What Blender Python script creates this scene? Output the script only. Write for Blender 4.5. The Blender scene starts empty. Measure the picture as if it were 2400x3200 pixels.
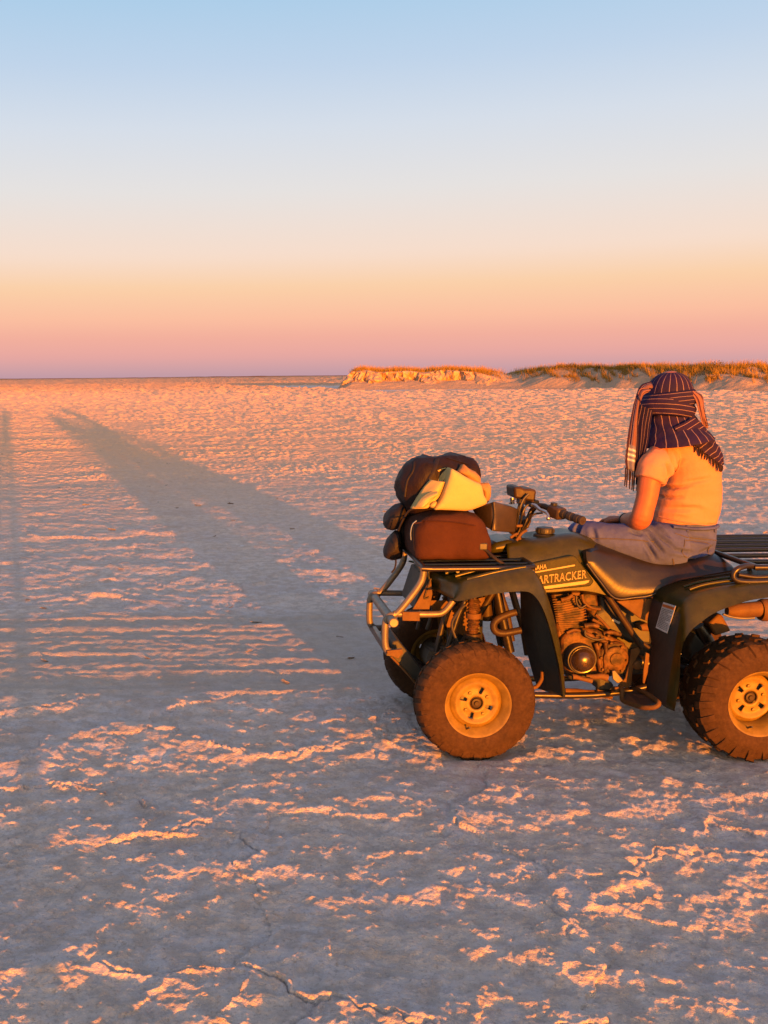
import bpy, bmesh, math, random
import numpy as np
from mathutils import Vector, Matrix, noise as mnoise

scn = bpy.context.scene
COL = scn.collection
rad = math.radians

# ------------------------------------------------------------------ camera
CAM_H = 1.62
cam_data = bpy.data.cameras.new("camera")
cam = bpy.data.objects.new("camera", cam_data)
COL.objects.link(cam)
cam_data.sensor_fit = 'VERTICAL'
cam_data.sensor_height = 36.0
cam_data.lens = 36.0
cam_data.shift_x = 0.16875 * 1.0
cam_data.clip_start = 0.05
cam_data.clip_end = 60000
cam.matrix_world = (Matrix.Translation((0, 0, CAM_H)) @ Matrix.Rotation(rad(90 - 7.513), 4, 'X')
                    @ Matrix.Rotation(rad(-0.594), 4, 'Z'))
scn.camera = cam

# ------------------------------------------------------------------ sky, sun, exposure
SUN_EL = rad(1.62)
SUN_AZ = rad(-11.2)            # the light travels towards this azimuth (from +Y, clockwise positive)
EXPOSURE = 1.7

def lin(c):
    return tuple(((v / 255) / 12.92 if v / 255 <= 0.04045 else ((v / 255 + 0.055) / 1.055) ** 2.4) for v in c)

world = bpy.data.worlds.new("World")
scn.world = world
world.use_nodes = True
nt = world.node_tree
nt.nodes.clear()
wo = nt.nodes.new('ShaderNodeOutputWorld')
bg = nt.nodes.new('ShaderNodeBackground')
geo = nt.nodes.new('ShaderNodeTexCoord')
sep = nt.nodes.new('ShaderNodeSeparateXYZ')
nt.links.new(geo.outputs['Generated'], sep.inputs[0])
asn = nt.nodes.new('ShaderNodeMath'); asn.operation = 'ARCSINE'
nt.links.new(sep.outputs['Z'], asn.inputs[0])
mr = nt.nodes.new('ShaderNodeMapRange')
mr.inputs['From Min'].default_value = 0.0
mr.inputs['From Max'].default_value = rad(90)
nt.links.new(asn.outputs[0], mr.inputs['Value'])
# dusk sky seen away from the sun: earth-shadow lavender, pink belt, cream, pale blue, blue
SKY = [(0, (192, 154, 166)), (0.5, (208, 161, 165)), (1.2, (232, 168, 161)), (2.2, (243, 176, 157)), (3.1, (251, 190, 160)),
       (4.8, (251, 208, 168)), (6.5, (247, 221, 203)), (9.8, (230, 226, 224)), (13, (214, 222, 233)),
       (16, (192, 212, 234)), (19, (174, 206, 233)), (27, (148, 180, 214)), (45, (170, 174, 204)), (90, (164, 164, 194))]
def ramp_node(tree, stops, interp='LINEAR'):
    r = tree.nodes.new('ShaderNodeValToRGB')
    r.color_ramp.interpolation = interp
    els = r.color_ramp.elements
    while len(els) > 1:
        els.remove(els[-1])
    els[0].position = stops[0][0]; els[0].color = (*stops[0][1], 1)
    for p, c in stops[1:]:
        e = els.new(p); e.color = (*c, 1)
    return r
rp = ramp_node(nt, [(a / 90, lin(c)) for a, c in SKY])
nt.links.new(mr.outputs[0], rp.inputs[0])
sky = nt.nodes.new('ShaderNodeTexSky')
sky.sky_type = 'NISHITA'
sky.sun_disc = False
sky.sun_elevation = SUN_EL
sky.sun_rotation = SUN_AZ + math.pi
sky.dust_density = 2.0
skm = nt.nodes.new('ShaderNodeVectorMath'); skm.operation = 'SCALE'
skm.inputs['Scale'].default_value = 0.20
nt.links.new(sky.outputs[0], skm.inputs[0])
rpm = nt.nodes.new('ShaderNodeVectorMath'); rpm.operation = 'SCALE'
rpm.inputs['Scale'].default_value = 2 ** -EXPOSURE * 1.0
nt.links.new(rp.outputs[0], rpm.inputs[0])
# the afterglow side of the sky (behind the camera) is the Nishita sky round the setting sun, the side in view the twilight arch
dt = nt.nodes.new('ShaderNodeVectorMath'); dt.operation = 'DOT_PRODUCT'
dt.inputs[1].default_value = (-math.sin(SUN_AZ), -math.cos(SUN_AZ), 0.0)
nt.links.new(geo.outputs['Generated'], dt.inputs[0])
kf = nt.nodes.new('ShaderNodeMapRange'); kf.interpolation_type = 'SMOOTHSTEP'
kf.inputs['From Min'].default_value = -0.15; kf.inputs['From Max'].default_value = 0.9
nt.links.new(dt.outputs['Value'], kf.inputs['Value'])
mixs = nt.nodes.new('ShaderNodeMix'); mixs.data_type = 'RGBA'
nt.links.new(kf.outputs[0], mixs.inputs['Factor']); nt.links.new(rpm.outputs[0], mixs.inputs[6]); nt.links.new(skm.outputs[0], mixs.inputs[7])
nt.links.new(mixs.outputs[2], bg.inputs['Color'])
bg.inputs['Strength'].default_value = 1.0
nt.links.new(bg.outputs[0], wo.inputs[0])

sun_d = bpy.data.lights.new("sun", 'SUN')
sun_d.energy = 5.0
sun_d.color = (1.0, 0.26, 0.012)
sun_d.angle = rad(0.6)
sun = bpy.data.objects.new("sun", sun_d)
COL.objects.link(sun)
sun_dir = Vector((math.sin(SUN_AZ) * math.cos(SUN_EL), math.cos(SUN_AZ) * math.cos(SUN_EL), -math.sin(SUN_EL)))
sun.rotation_euler = sun_dir.to_track_quat('-Z', 'Y').to_euler()
sun.location = (20, -60, 8)

vs = scn.view_settings
vs.view_transform = 'Standard'; vs.look = 'None'; vs.gamma = 1.0; vs.use_curve_mapping = False
vs.exposure = EXPOSURE
scn.render.engine = 'CYCLES'
scn.render.resolution_x = 768; scn.render.resolution_y = 1024

# ------------------------------------------------------------------ helpers
def tag(o, label=None, cat=None, group=None, kind=None):
    if label: o['label'] = label
    if cat: o['category'] = cat
    if group: o['group'] = group
    if kind: o['kind'] = kind
    return o

class NT:
    """small builder for node materials"""
    def __init__(s, name):
        s.m = bpy.data.materials.new(name); s.m.use_nodes = True
        s.t = s.m.node_tree; s.t.nodes.clear()
        s.o = s.t.nodes.new('ShaderNodeOutputMaterial')
        s.b = s.t.nodes.new('ShaderNodeBsdfPrincipled')
        s.t.links.new(s.b.outputs[0], s.o.inputs[0])
        s.tc = None
    def n(s, typ, **kw):
        nd = s.t.nodes.new('ShaderNode' + typ)
        for k, v in kw.items():
            setattr(nd, k, v)
        return nd
    def set(s, sock, val):
        if isinstance(val, bpy.types.NodeSocket): s.t.links.new(val, sock)
        else: sock.default_value = val
    def coord(s, which='Object'):
        if s.tc is None: s.tc = s.n('TexCoord')
        return s.tc.outputs[which]
    def noise(s, scale, detail=4, rough=0.6, vec=None, dist=0.0):
        nd = s.n('TexNoise'); nd.inputs['Scale'].default_value = scale
        nd.inputs['Detail'].default_value = detail; nd.inputs['Roughness'].default_value = rough
        nd.inputs['Distortion'].default_value = dist
        s.t.links.new(vec or s.coord(), nd.inputs['Vector'])
        return nd.outputs['Fac']
    def math(s, op, a, b=0.0, c=None):
        nd = s.n('Math', operation=op)
        s.set(nd.inputs[0], a); s.set(nd.inputs[1], b)
        if c is not None: s.set(nd.inputs[2], c)
        return nd.outputs[0]
    def ramp(s, fac, stops):
        r = ramp_node(s.t, stops); s.set(r.inputs[0], fac); return r.outputs[0]
    def step(s, fac, a, b):
        nd = s.n('MapRange', interpolation_type='SMOOTHSTEP'); s.set(nd.inputs['Value'], fac)
        nd.inputs['From Min'].default_value = a; nd.inputs['From Max'].default_value = b
        return nd.outputs[0]
    def mix(s, fac, a, b, blend='MIX'):
        nd = s.n('Mix', data_type='RGBA', blend_type=blend)
        s.set(nd.inputs['Factor'], fac)
        s.set(nd.inputs['A'] if False else nd.inputs[6], a if not isinstance(a, tuple) else (*a, 1))
        s.set(nd.inputs[7], b if not isinstance(b, tuple) else (*b, 1))
        return nd.outputs[2]
    def bump(s, h, strength=0.3, dist=0.01, prev=None):
        nd = s.n('Bump'); nd.inputs['Strength'].default_value = strength; nd.inputs['Distance'].default_value = dist
        s.set(nd.inputs['Height'], h)
        if prev: s.t.links.new(prev, nd.inputs['Normal'])
        s.t.links.new(nd.outputs[0], s.b.inputs['Normal'])
        return nd.outputs[0]
    def base(s, v): s.set(s.b.inputs['Base Color'], v if not isinstance(v, tuple) else (*v, 1)); return s
    def rough(s, v): s.set(s.b.inputs['Roughness'], v); return s
    def metal(s, v): s.set(s.b.inputs['Metallic'], v); return s
    def spec(s, v): s.set(s.b.inputs['Specular IOR Level'], v); return s

# ------------------------------------------------------------------ noise on arrays (ground relief)
def _hash(ix, iy, seed):
    h = (ix.astype(np.int64) * 374761393 + iy.astype(np.int64) * 668265263 + seed * 974634777) & 0xffffffff
    h = ((h ^ (h >> 13)) * 1274126177) & 0xffffffff
    h = ((h ^ (h >> 16)) * 2246822519) & 0xffffffff
    return (h ^ (h >> 15)) & 0xffffffff
def hash01(ix, iy, seed):
    return _hash(ix, iy, seed).astype(np.float64) / 4294967295.0
def perlin(x, y, seed=0):
    ix = np.floor(x); iy = np.floor(y)
    fx = x - ix; fy = y - iy
    ix = ix.astype(np.int64); iy = iy.astype(np.int64)
    u = fx * fx * fx * (fx * (fx * 6 - 15) + 10); v = fy * fy * fy * (fy * (fy * 6 - 15) + 10)
    def g(dx, dy):
        a = hash01(ix + dx, iy + dy, seed) * 6.2831853
        return np.cos(a) * (fx - dx) + np.sin(a) * (fy - dy)
    n0 = g(0, 0) * (1 - u) + g(1, 0) * u
    n1 = g(0, 1) * (1 - u) + g(1, 1) * u
    return (n0 * (1 - v) + n1 * v) * 1.5
def worley(x, y, seed=0):
    """distance to the nearest cell border and the id of the cell"""
    ix = np.floor(x).astype(np.int64); iy = np.floor(y).astype(np.int64)
    d1 = np.full(x.shape, 9.0); d2 = np.full(x.shape, 9.0); cid = np.zeros(x.shape)
    cx = np.zeros(x.shape); cy = np.zeros(x.shape)
    for a in (-1, 0, 1):
        for b in (-1, 0, 1):
            jx = ix + a; jy = iy + b
            px = jx + 0.1 + 0.8 * hash01(jx, jy, seed); py = jy + 0.1 + 0.8 * hash01(jx, jy, seed + 7)
            d = np.hypot(px - x, py - y)
            idv = hash01(jx, jy, seed + 13)
            near = d < d1
            d2 = np.where(near, d1, np.minimum(d2, d))
            cid = np.where(near, idv, cid); cx = np.where(near, px, cx); cy = np.where(near, py, cy)
            d1 = np.where(near, d, d1)
    return d2 - d1, cid, x - cx, y - cy
def smooth(a, b, x):
    t = np.clip((x - a) / (b - a), 0, 1)
    return t * t * (3 - 2 * t)
# ------------------------------------------------------------------ the salt pan
def pan_height(x, y, cell):
    """relief of the crusted pan; cell = local size of the mesh, finer relief than that is left to the bump map"""
    def oct_(wl, amp, seed, fx=1.0):
        k = smooth(1.6, 3.2, wl / cell)
        return k * amp * perlin(x / wl * fx + seed * 3.1, y / wl + seed * 1.7, seed)
    h = 0.006 * perlin(x / 4.5, y / 4.5, 1) + 0.004 * perlin(x / 1.9 + 5, y / 1.9, 2)
    # wheel track: a worn band of crushed crust
    yc = 5.95 + 0.10 * perlin(x / 5.0, y * 0 + 0.5, 31) + 0.012 * x
    tr = 1 - smooth(0.72, 1.02, np.abs(y - yc) + 0.10 * perlin(x / 0.7, y / 0.35, 33))
    rough = 1 - 0.82 * tr
    # warped plates of crust with lifted rims
    wx = x + 0.16 * perlin(x / 0.5, y / 0.5, 3) + 0.06 * perlin(x / 0.13, y / 0.13, 4) + 0.022 * perlin(x / 0.04, y / 0.04, 7)
    wy = y + 0.16 * perlin(x / 0.5 + 9, y / 0.5, 5) + 0.06 * perlin(x / 0.13 + 9, y / 0.13, 6) + 0.022 * perlin(x / 0.04 + 9, y / 0.04, 8)
    e, cid, ox, oy = worley(wx / 0.95, wy / 0.80, 11)
    lift = smooth(0.50, 0.85, perlin(x / 0.55, y / 0.45, 12) * 0.6 + 0.5)
    kf = smooth(0.8, 2.5, 0.09 / cell)
    rim = np.exp(-(e / 0.085) ** 2)
    crack = np.exp(-(e / 0.016) ** 2) * smooth(0.8, 2.5, 0.03 / cell)
    plate = (cid - 0.5) * 0.006 + (ox * np.cos(cid * 40) + oy * np.sin(cid * 40)) * 0.010
    hp = plate + kf * lift * (0.012 * rim) - crack * (0.0005 + 0.011 * lift)
    e2, cid2, ox2, oy2 = worley(wx / 0.30 + 3, wy / 0.26, 17)
    hp += kf * (0.008 * (cid2 - 0.5) + 0.006 * np.exp(-(e2 / 0.10) ** 2) * lift)
    # popcorn surface of the dried mud
    b = 0
    for wl, amp, sd in ((0.62, 0.0115, 40), (0.30, 0.0095, 41), (0.15, 0.0072, 42), (0.075, 0.0068, 43), (0.038, 0.0050, 44), (0.019, 0.0030, 45)):
        k = smooth(1.6, 3.2, wl / cell)
        p = perlin(x / wl + sd, y / wl - sd, sd)
        if wl > 0.1: k = k * (1 - 0.75 * smooth(7, 13, y))
        b = b + k * amp * (0.55 * p + 0.45 * (1.1 - 2.2 * np.abs(perlin(x / wl - sd, y / wl + 2 * sd, sd + 20))))
    h = h + rough * (hp + b)
    # grit and ruts in the track
    h = h + tr * (0.009 + 0.012 * np.clip(y - yc, -0.75, 0.9) + 0.0105 * perlin(x / 5.0, y / 0.16, 51) + 0.0060 * perlin(x / 1.3, y / 0.07, 52) + oct_(0.09, 0.005, 55, 0.5) + oct_(0.05, 0.0042, 53) + oct_(0.025, 0.0032, 54))
    lip = np.exp(-((y - (yc - 0.90) + 0.07 * perlin(x / 0.6, y * 0, 56)) / 0.055) ** 2) * smooth(-.5, .3, perlin(x / 0.5, y * 0 + 2, 57))
    h = h + lip * (0.012 + oct_(0.05, 0.006, 58))
    # coarser relief of the pan further out
    far = smooth(6.8, 18, y)
    wl = np.maximum(3.0 * cell, 0.16)
    lev = np.log2(wl / 0.16); l0 = np.floor(lev); fr = lev - l0
    for k in (0, 1):
        w = 0.16 * 2.0 ** (l0 + k)
        wt = np.where(k == 0, 1 - fr, fr)
        amp = np.minimum(0.040 * w, 0.07)
        h = h + far * wt * amp * (1 - 2.2 * np.abs(perlin(x / (w * 2.0), y / w, 60)) + 0.5 * perlin(x / (w * 1.3), y / w, 61))
    return h, tr

def build_ground():
    az = np.concatenate([np.arange(-19, 36, 0.066), np.arange(36, 341, 7.0)])
    r = [0.35]
    while r[-1] < 1.9: r.append(r[-1] * 1.06)
    while r[-1] < 6.6: r.append(r[-1] + 0.00068 * r[-1] ** 2)
    while r[-1] < 90: r.append(r[-1] * 1.0045)
    while r[-1] < 260: r.append(r[-1] * 1.006)
    while r[-1] < 1000: r.append(r[-1] * 1.012)
    while r[-1] < 45000: r.append(r[-1] * 1.12)
    r = np.array(r)
    n, m = len(az), len(r)
    A, Rr = np.meshgrid(np.radians(az), r)
    X = Rr * np.sin(A); Y = Rr * np.cos(A)
    dr = np.gradient(r)
    cell = np.maximum(np.broadcast_to(dr[:, None] * 0.55, X.shape), Rr * np.radians(0.066))
    coarse = (az > 36.1)[None, :]
    cell = np.where(coarse, Rr * np.radians(6.0), cell)
    Z, tr = pan_height(X, Y, cell)
    # clods of broken crust, one to a cell of the mesh, from the middle distance on
    ri = np.arange(m)[:, None] + np.zeros((1, n), dtype=np.int64); ci = np.arange(n)[None, :] / 2.8 + hash01(ri, ri * 0, 77) * 9.0
    c0 = np.floor(ci); cf = ci - c0; c0 = c0.astype(np.int64)
    clod = hash01(c0, ri, 78) * (1 - cf) + hash01(c0 + 1, ri, 78) * cf
    Z = Z + smooth(6.9, 17, Y) * np.minimum(0.46 * dr[:, None], 0.40 + 0.5 * smooth(200, 500, Y)) * clod * (0.45 + 0.55 * smooth(-.35, .35, perlin(X / 1.7, Y / 1.7, 79)))
    Z = np.where(coarse, 0.3 * Z, Z)
    Z = Z * (1 - smooth(1500, 4000, Rr))
    Z = Z * smooth(0.2, 1.2, Rr)
    # the tyres press into the crust
    for (wx, wy, hw) in WHEEL_SPOTS:
        d = np.maximum(np.abs(X - wx) - 0.09, 0) ** 2 + np.maximum(np.abs(Y - wy) - hw, 0) ** 2
        k = np.exp(-d / 0.05 ** 2)
        Z = Z * (1 - k) + (-0.002) * k
    uu = np.where(Y > 60, X / np.maximum(Y, 1) * 3200 + 660, 0)          # a low, level tongue of pan left of the bank
    kk = np.clip((uu - 560) / 440, 0, 1.4)
    nn = 6 * perlin(X / 6, Y / 14, 71)
    lo_ = 188 - 66 * kk + nn; hi_ = 186 - 16 * kk + nn
    level_patch = smooth(0, 7, Y - lo_) * smooth(0, 7, hi_ - Y) * (Y > 60) * (uu > 520)
    Z = Z * (1 - 0.96 * level_patch)
    verts = np.stack([X, Y, Z], -1).reshape(-1, 3)
    idx = np.arange(n * m).reshape(m, n)
    nx = np.roll(idx, -1, axis=1)
    quads = np.stack([idx[:-1], idx[1:], nx[1:], nx[:-1]], -1).reshape(-1, 4)
    quads = quads[:, ::-1]
    verts = np.vstack([verts, [[0, 0, 0]]])
    c = n * m
    tris = np.stack([np.full(n, c), idx[0], nx[0]], -1)[:, ::-1]
    me = bpy.data.meshes.new("ground")
    loops = np.concatenate([quads.ravel(), tris.ravel()]).astype(np.int32)
    starts = np.concatenate([np.arange(len(quads)) * 4, len(quads) * 4 + np.arange(len(tris)) * 3]).astype(np.int32)
    me.vertices.add(len(verts)); me.vertices.foreach_set('co', verts.astype(np.float32).ravel())
    me.loops.add(len(loops)); me.loops.foreach_set('vertex_index', loops)
    me.polygons.add(len(starts)); me.polygons.foreach_set('loop_start', starts)
    sm = np.repeat(r[:-1] < 16.0, n)
    me.polygons.foreach_set('use_smooth', np.concatenate([sm, np.ones(len(tris), dtype=bool)]))
    me.update(calc_edges=True)
    for nm, arr in (('track', tr), ('level_patch', level_patch)):
        at = me.attributes.new(nm, 'FLOAT', 'POINT')
        at.data.foreach_set('value', np.concatenate([arr.ravel(), [0]]).astype(np.float32))
    o = bpy.data.objects.new("ground", me); COL.objects.link(o)
    tag(o, kind='structure')
    m_ = NT("salt pan clay")
    big = m_.noise(1.6, 7, 0.68); fine = m_.noise(11, 7, 0.7); vf = m_.noise(70, 4, 0.7)
    c1 = m_.ramp(big, [(0.3, (0.52, 0.42, 0.36)), (0.45, (0.69, 0.64, 0.63)), (0.55, (0.72, 0.62, 0.54)), (0.72, (0.86, 0.82, 0.82))])
    c2 = m_.mix(m_.math('MULTIPLY', m_.step(fine, 0.42, 0.60), 0.8), c1, (0.54, 0.46, 0.40))
    c3 = m_.mix(m_.math('MULTIPLY', m_.step(vf, 0.52, 0.72), 0.7), c2, (0.36, 0.30, 0.245))
    at = m_.n('Attribute', attribute_name='track')
    c4 = m_.mix(m_.math('MULTIPLY', at.outputs['Fac'], 0.55), c3, (0.46, 0.395, 0.33))
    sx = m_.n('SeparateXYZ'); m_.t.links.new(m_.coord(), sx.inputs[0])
    salt = m_.math('MULTIPLY', m_.step(sx.outputs['Y'], 4.5, 24), 0.9)  # paler far crust; low sun's orange and warm haze painted in with distance
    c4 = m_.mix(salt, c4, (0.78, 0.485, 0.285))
    ad = m_.n('Attribute', attribute_name='level_patch')
    c5 = m_.mix(m_.math('MULTIPLY', ad.outputs['Fac'], 0.8), c4, (0.66, 0.55, 0.50))  # greyer colour over the levelled tongue
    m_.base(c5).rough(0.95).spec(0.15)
    hgt = m_.math('ADD', m_.noise(28, 6, 0.7), m_.math('MULTIPLY', m_.noise(120, 4, 0.7), 0.45))
    b1 = m_.bump(hgt, 1.0, 0.024)
    # far out the clods are smaller than the mesh: their facets turn the normal every way
    wn = m_.n('TexWhiteNoise', noise_dimensions='3D'); m_.t.links.new(m_.coord(), wn.inputs['Vector'])
    dv_ = m_.n('VectorMath', operation='SUBTRACT'); m_.t.links.new(wn.outputs['Color'], dv_.inputs[0]); dv_.inputs[1].default_value = (0.5, 0.5, 0.5)
    k_ = m_.math('MULTIPLY', m_.step(sx.outputs['Y'], 50, 160), m_.math('SUBTRACT', 1.0, ad.outputs['Fac']))
    sv_ = m_.n('VectorMath', operation='SCALE'); m_.t.links.new(dv_.outputs[0], sv_.inputs[0]); m_.t.links.new(m_.math('MULTIPLY', k_, 2.4), sv_.inputs['Scale'])
    av_ = m_.n('VectorMath', operation='ADD'); m_.t.links.new(b1, av_.inputs[0]); m_.t.links.new(sv_.outputs[0], av_.inputs[1])
    nv_ = m_.n('VectorMath', operation='NORMALIZE'); m_.t.links.new(av_.outputs[0], nv_.inputs[0])
    m_.t.links.new(nv_.outputs[0], m_.b.inputs['Normal'])
    me.materials.append(m_.m)
    return o
WHEEL_SPOTS = [(1.11, 4.22, 0.05), (2.27, 4.18, 0.08), (1.11, 4.98, 0.05), (2.27, 5.02, 0.08)]
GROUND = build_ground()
# ------------------------------------------------------------------ shape tools (metres; vehicle frame: x to the rear, y away from the camera, z up)
VX, VY = 1.68, 4.60            # where the vehicle stands
V = Vector

def link(o, parent=None):
    COL.objects.link(o)
    if parent is not None: o.parent = parent
    return o
def empty(name, loc=(0, 0, 0), parent=None):
    o = bpy.data.objects.new(name, None); o.empty_display_size = 0.1
    o.location = loc
    return link(o, parent)
def mk(name, verts, faces, mat, parent=None, smooth=True, solid=0.0, bevel=0.0, sub=0, uv=None, fix=True, angle=40):
    me = bpy.data.meshes.new(name)
    me.from_pydata([tuple(v) for v in verts], [], faces)
    if uv is not None:
        ul = me.uv_layers.new(name='UVMap')
        for lp in me.loops: ul.data[lp.index].uv = uv[lp.vertex_index]
    if fix:
        bm = bmesh.new(); bm.from_mesh(me)
        bmesh.ops.recalc_face_normals(bm, faces=bm.faces)
        bm.to_mesh(me); bm.free()
    me.materials.append(mat)
    o = bpy.data.objects.new(name, me)
    finish(o, parent, smooth, solid, bevel, sub, angle)
    return o
def finish(o, parent, smooth=True, solid=0.0, bevel=0.0, sub=0, angle=40):
    me = o.data
    me.polygons.foreach_set('use_smooth', [bool(smooth)] * len(me.polygons))
    if smooth and angle < 180:
        try: me.set_sharp_from_angle(angle=rad(angle))
        except Exception: pass
    if parent is None:
        cs = np.array([v.co for v in me.vertices])
        c = V(((cs[:, 0].min() + cs[:, 0].max()) / 2, (cs[:, 1].min() + cs[:, 1].max()) / 2, cs[:, 2].min()))
        me.transform(Matrix.Translation(-c)); o.location = c + V((VX, VY, 0))
    link(o, parent)
    if solid:
        m = o.modifiers.new('thick', 'SOLIDIFY'); m.thickness = solid; m.offset = 0
    if bevel:
        m = o.modifiers.new('round', 'BEVEL'); m.width = bevel; m.segments = 2; m.limit_method = 'ANGLE'; m.angle_limit = rad(35)
        m.harden_normals = False
    if sub:
        m = o.modifiers.new('sub', 'SUBSURF'); m.levels = sub; m.render_levels = sub
def crom(pts, n, closed=False):
    """n points along a Catmull-Rom curve through pts"""
    P = [V(p) for p in pts]; k = len(P)
    if k == 2 and not closed:
        return [P[0].lerp(P[1], i / (n - 1)) for i in range(n)]
    out = []
    seg = k if closed else k - 1
    L = [(P[(i + 1) % k] - P[i]).length for i in range(seg)]
    tot = sum(L)
    for j in range(n):
        d = tot * j / (n if closed else n - 1)
        i = 0
        while i < seg - 1 and d > L[i]: d -= L[i]; i += 1
        t = d / L[i] if L[i] > 1e-9 else 0
        t = min(max(t, 0), 1)
        p0 = P[(i - 1) % k] if closed or i > 0 else P[0] * 2 - P[1]
        p1 = P[i % k]; p2 = P[(i + 1) % k]
        p3 = P[(i + 2) % k] if closed or i + 2 < k else P[-1] * 2 - P[-2]
        out.append(0.5 * ((2 * p1) + (p2 - p0) * t + (2 * p0 - 5 * p1 + 4 * p2 - p3) * t * t + (3 * p1 - p0 - 3 * p2 + p3) * t ** 3))
    return out
def tube_geo(pts, r, seg=10, closed=False, n=None, caps=True, flat=1.0):
    if n is None: n = max(2, 6 * (len(pts) - 1) + 1) if len(pts) > 2 else 2
    C = crom(pts, n, closed)
    rs = r if isinstance(r, (list, tuple)) else [r]
    def rr(i):
        t = i / (n - 1) * (len(rs) - 1); a = int(min(t, len(rs) - 1)); b = min(a + 1, len(rs) - 1)
        return rs[a] + (rs[b] - rs[a]) * (t - a)
    vs_, fs = [], []
    T0 = (C[1] - C[0]).normalized()
    up = V((0, 0, 1)) if abs(T0.z) < 0.9 else V((1, 0, 0))
    N = (up - T0 * up.dot(T0)).normalized()
    for i in range(n):
        if closed: T = (C[(i + 1) % n] - C[i - 1]).normalized()
        else: T = (C[min(i + 1, n - 1)] - C[max(i - 1, 0)]).normalized()
        N = (N - T * N.dot(T)).normalized(); B = T.cross(N)
        for s in range(seg):
            a = 2 * math.pi * s / seg
            vs_.append(C[i] + (N * math.cos(a) * flat + B * math.sin(a)) * rr(i))
    for i in range(n if closed else n - 1):
        j = (i + 1) % n
        for s in range(seg):
            t = (s + 1) % seg
            fs.append((i * seg + s, i * seg + t, j * seg + t, j * seg + s))
    if caps and not closed:
        fs.append(tuple(range(seg))[::-1]); fs.append(tuple((n - 1) * seg + s for s in range(seg)))
    return vs_, fs
def tube(name, pts, r, mat, parent=None, seg=10, closed=False, n=None, flat=1.0):
    v, f = tube_geo(pts, r, seg, closed, n, True, flat)
    return mk(name, v, f, mat, parent, angle=50)
def join_geo(geos):
    vs_, fs = [], []
    for v, f in geos:
        k = len(vs_); vs_ += list(v); fs += [tuple(i + k for i in q) for q in f]
    return vs_, fs
def mir(pts): return [(p[0], -p[1], p[2]) for p in pts]
def loft_geo(rows, closed=False):
    n = len(rows[0]); vs_ = [p for r in rows for p in r]; fs = []
    for i in range(len(rows) - 1):
        for j in range(n if closed else n - 1):
            k = (j + 1) % n
            fs.append((i * n + j, i * n + k, (i + 1) * n + k, (i + 1) * n + j))
    return vs_, fs
def prism_geo(outline, depth):
    """outline of points in one upright plane, pushed away from the camera by depth"""
    n = len(outline)
    a = [V(p) for p in outline]; b = [V(p) + V((0, depth, 0)) for p in outline]
    fs = [tuple(range(n)), tuple(range(2 * n - 1, n - 1, -1))] + [(i, i + n, (i + 1) % n + n, (i + 1) % n) for i in range(n)]
    return a + b, fs
def prism(name, outline, depth, mat, parent=None, bevel=0.004, smooth=True):
    v, f = prism_geo(outline, depth)
    return mk(name, v, f, mat, parent, smooth=smooth, bevel=bevel)
def rev_geo(profile, c, axis='Y', n=32, cap=False):
    """profile of (along axis, radius) turned about an axis through c"""
    vs_, fs = [], []
    c = V(c)
    for (a, r) in profile:
        for s in range(n):
            t = 2 * math.pi * s / n
            if axis == 'Y': vs_.append(c + V((r * math.cos(t), a, r * math.sin(t))))
            elif axis == 'X': vs_.append(c + V((a, r * math.cos(t), r * math.sin(t))))
            else: vs_.append(c + V((r * math.cos(t), r * math.sin(t), a)))
    for i in range(len(profile) - 1):
        for s in range(n):
            t = (s + 1) % n
            fs.append((i * n + s, i * n + t, (i + 1) * n + t, (i + 1) * n + s))
    if cap:
        fs.append(tuple(range(n))); k = (len(profile) - 1) * n; fs.append(tuple(k + s for s in range(n)))
    return vs_, fs
def rev(name, profile, c, mat, parent=None, axis='Y', n=32, cap=False, angle=40):
    v, f = rev_geo(profile, c, axis, n, cap)
    return mk(name, v, f, mat, parent, angle=angle)
def box_geo(c, sx, sy, sz, rot=None):
    c = V(c); vs_ = []
    for dx in (-.5, .5):
        for dy in (-.5, .5):
            for dz in (-.5, .5):
                p = V((dx * sx, dy * sy, dz * sz))
                if rot is not None: p = rot @ p
                vs_.append(c + p)
    return vs_, [(0, 1, 3, 2), (4, 6, 7, 5), (0, 4, 5, 1), (2, 3, 7, 6), (0, 2, 6, 4), (1, 5, 7, 3)]
def hull(name, pts, mat, parent=None, bevel=0.006, sub=0):
    bm = bmesh.new()
    for p in pts: bm.verts.new(p)
    bmesh.ops.convex_hull(bm, input=bm.verts)
    bmesh.ops.dissolve_limit(bm, angle_limit=rad(4), verts=bm.verts, edges=bm.edges)
    me = bpy.data.meshes.new(name); bm.to_mesh(me); bm.free(); me.materials.append(mat)
    o = bpy.data.objects.new(name, me); finish(o, parent, True, 0, bevel, sub)
    return o
def fold_noise(p, scale, seed=0.0):
    q = V(p) * scale + V((seed, seed * 1.7, seed * 0.3))
    return mnoise.noise(q)
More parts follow.
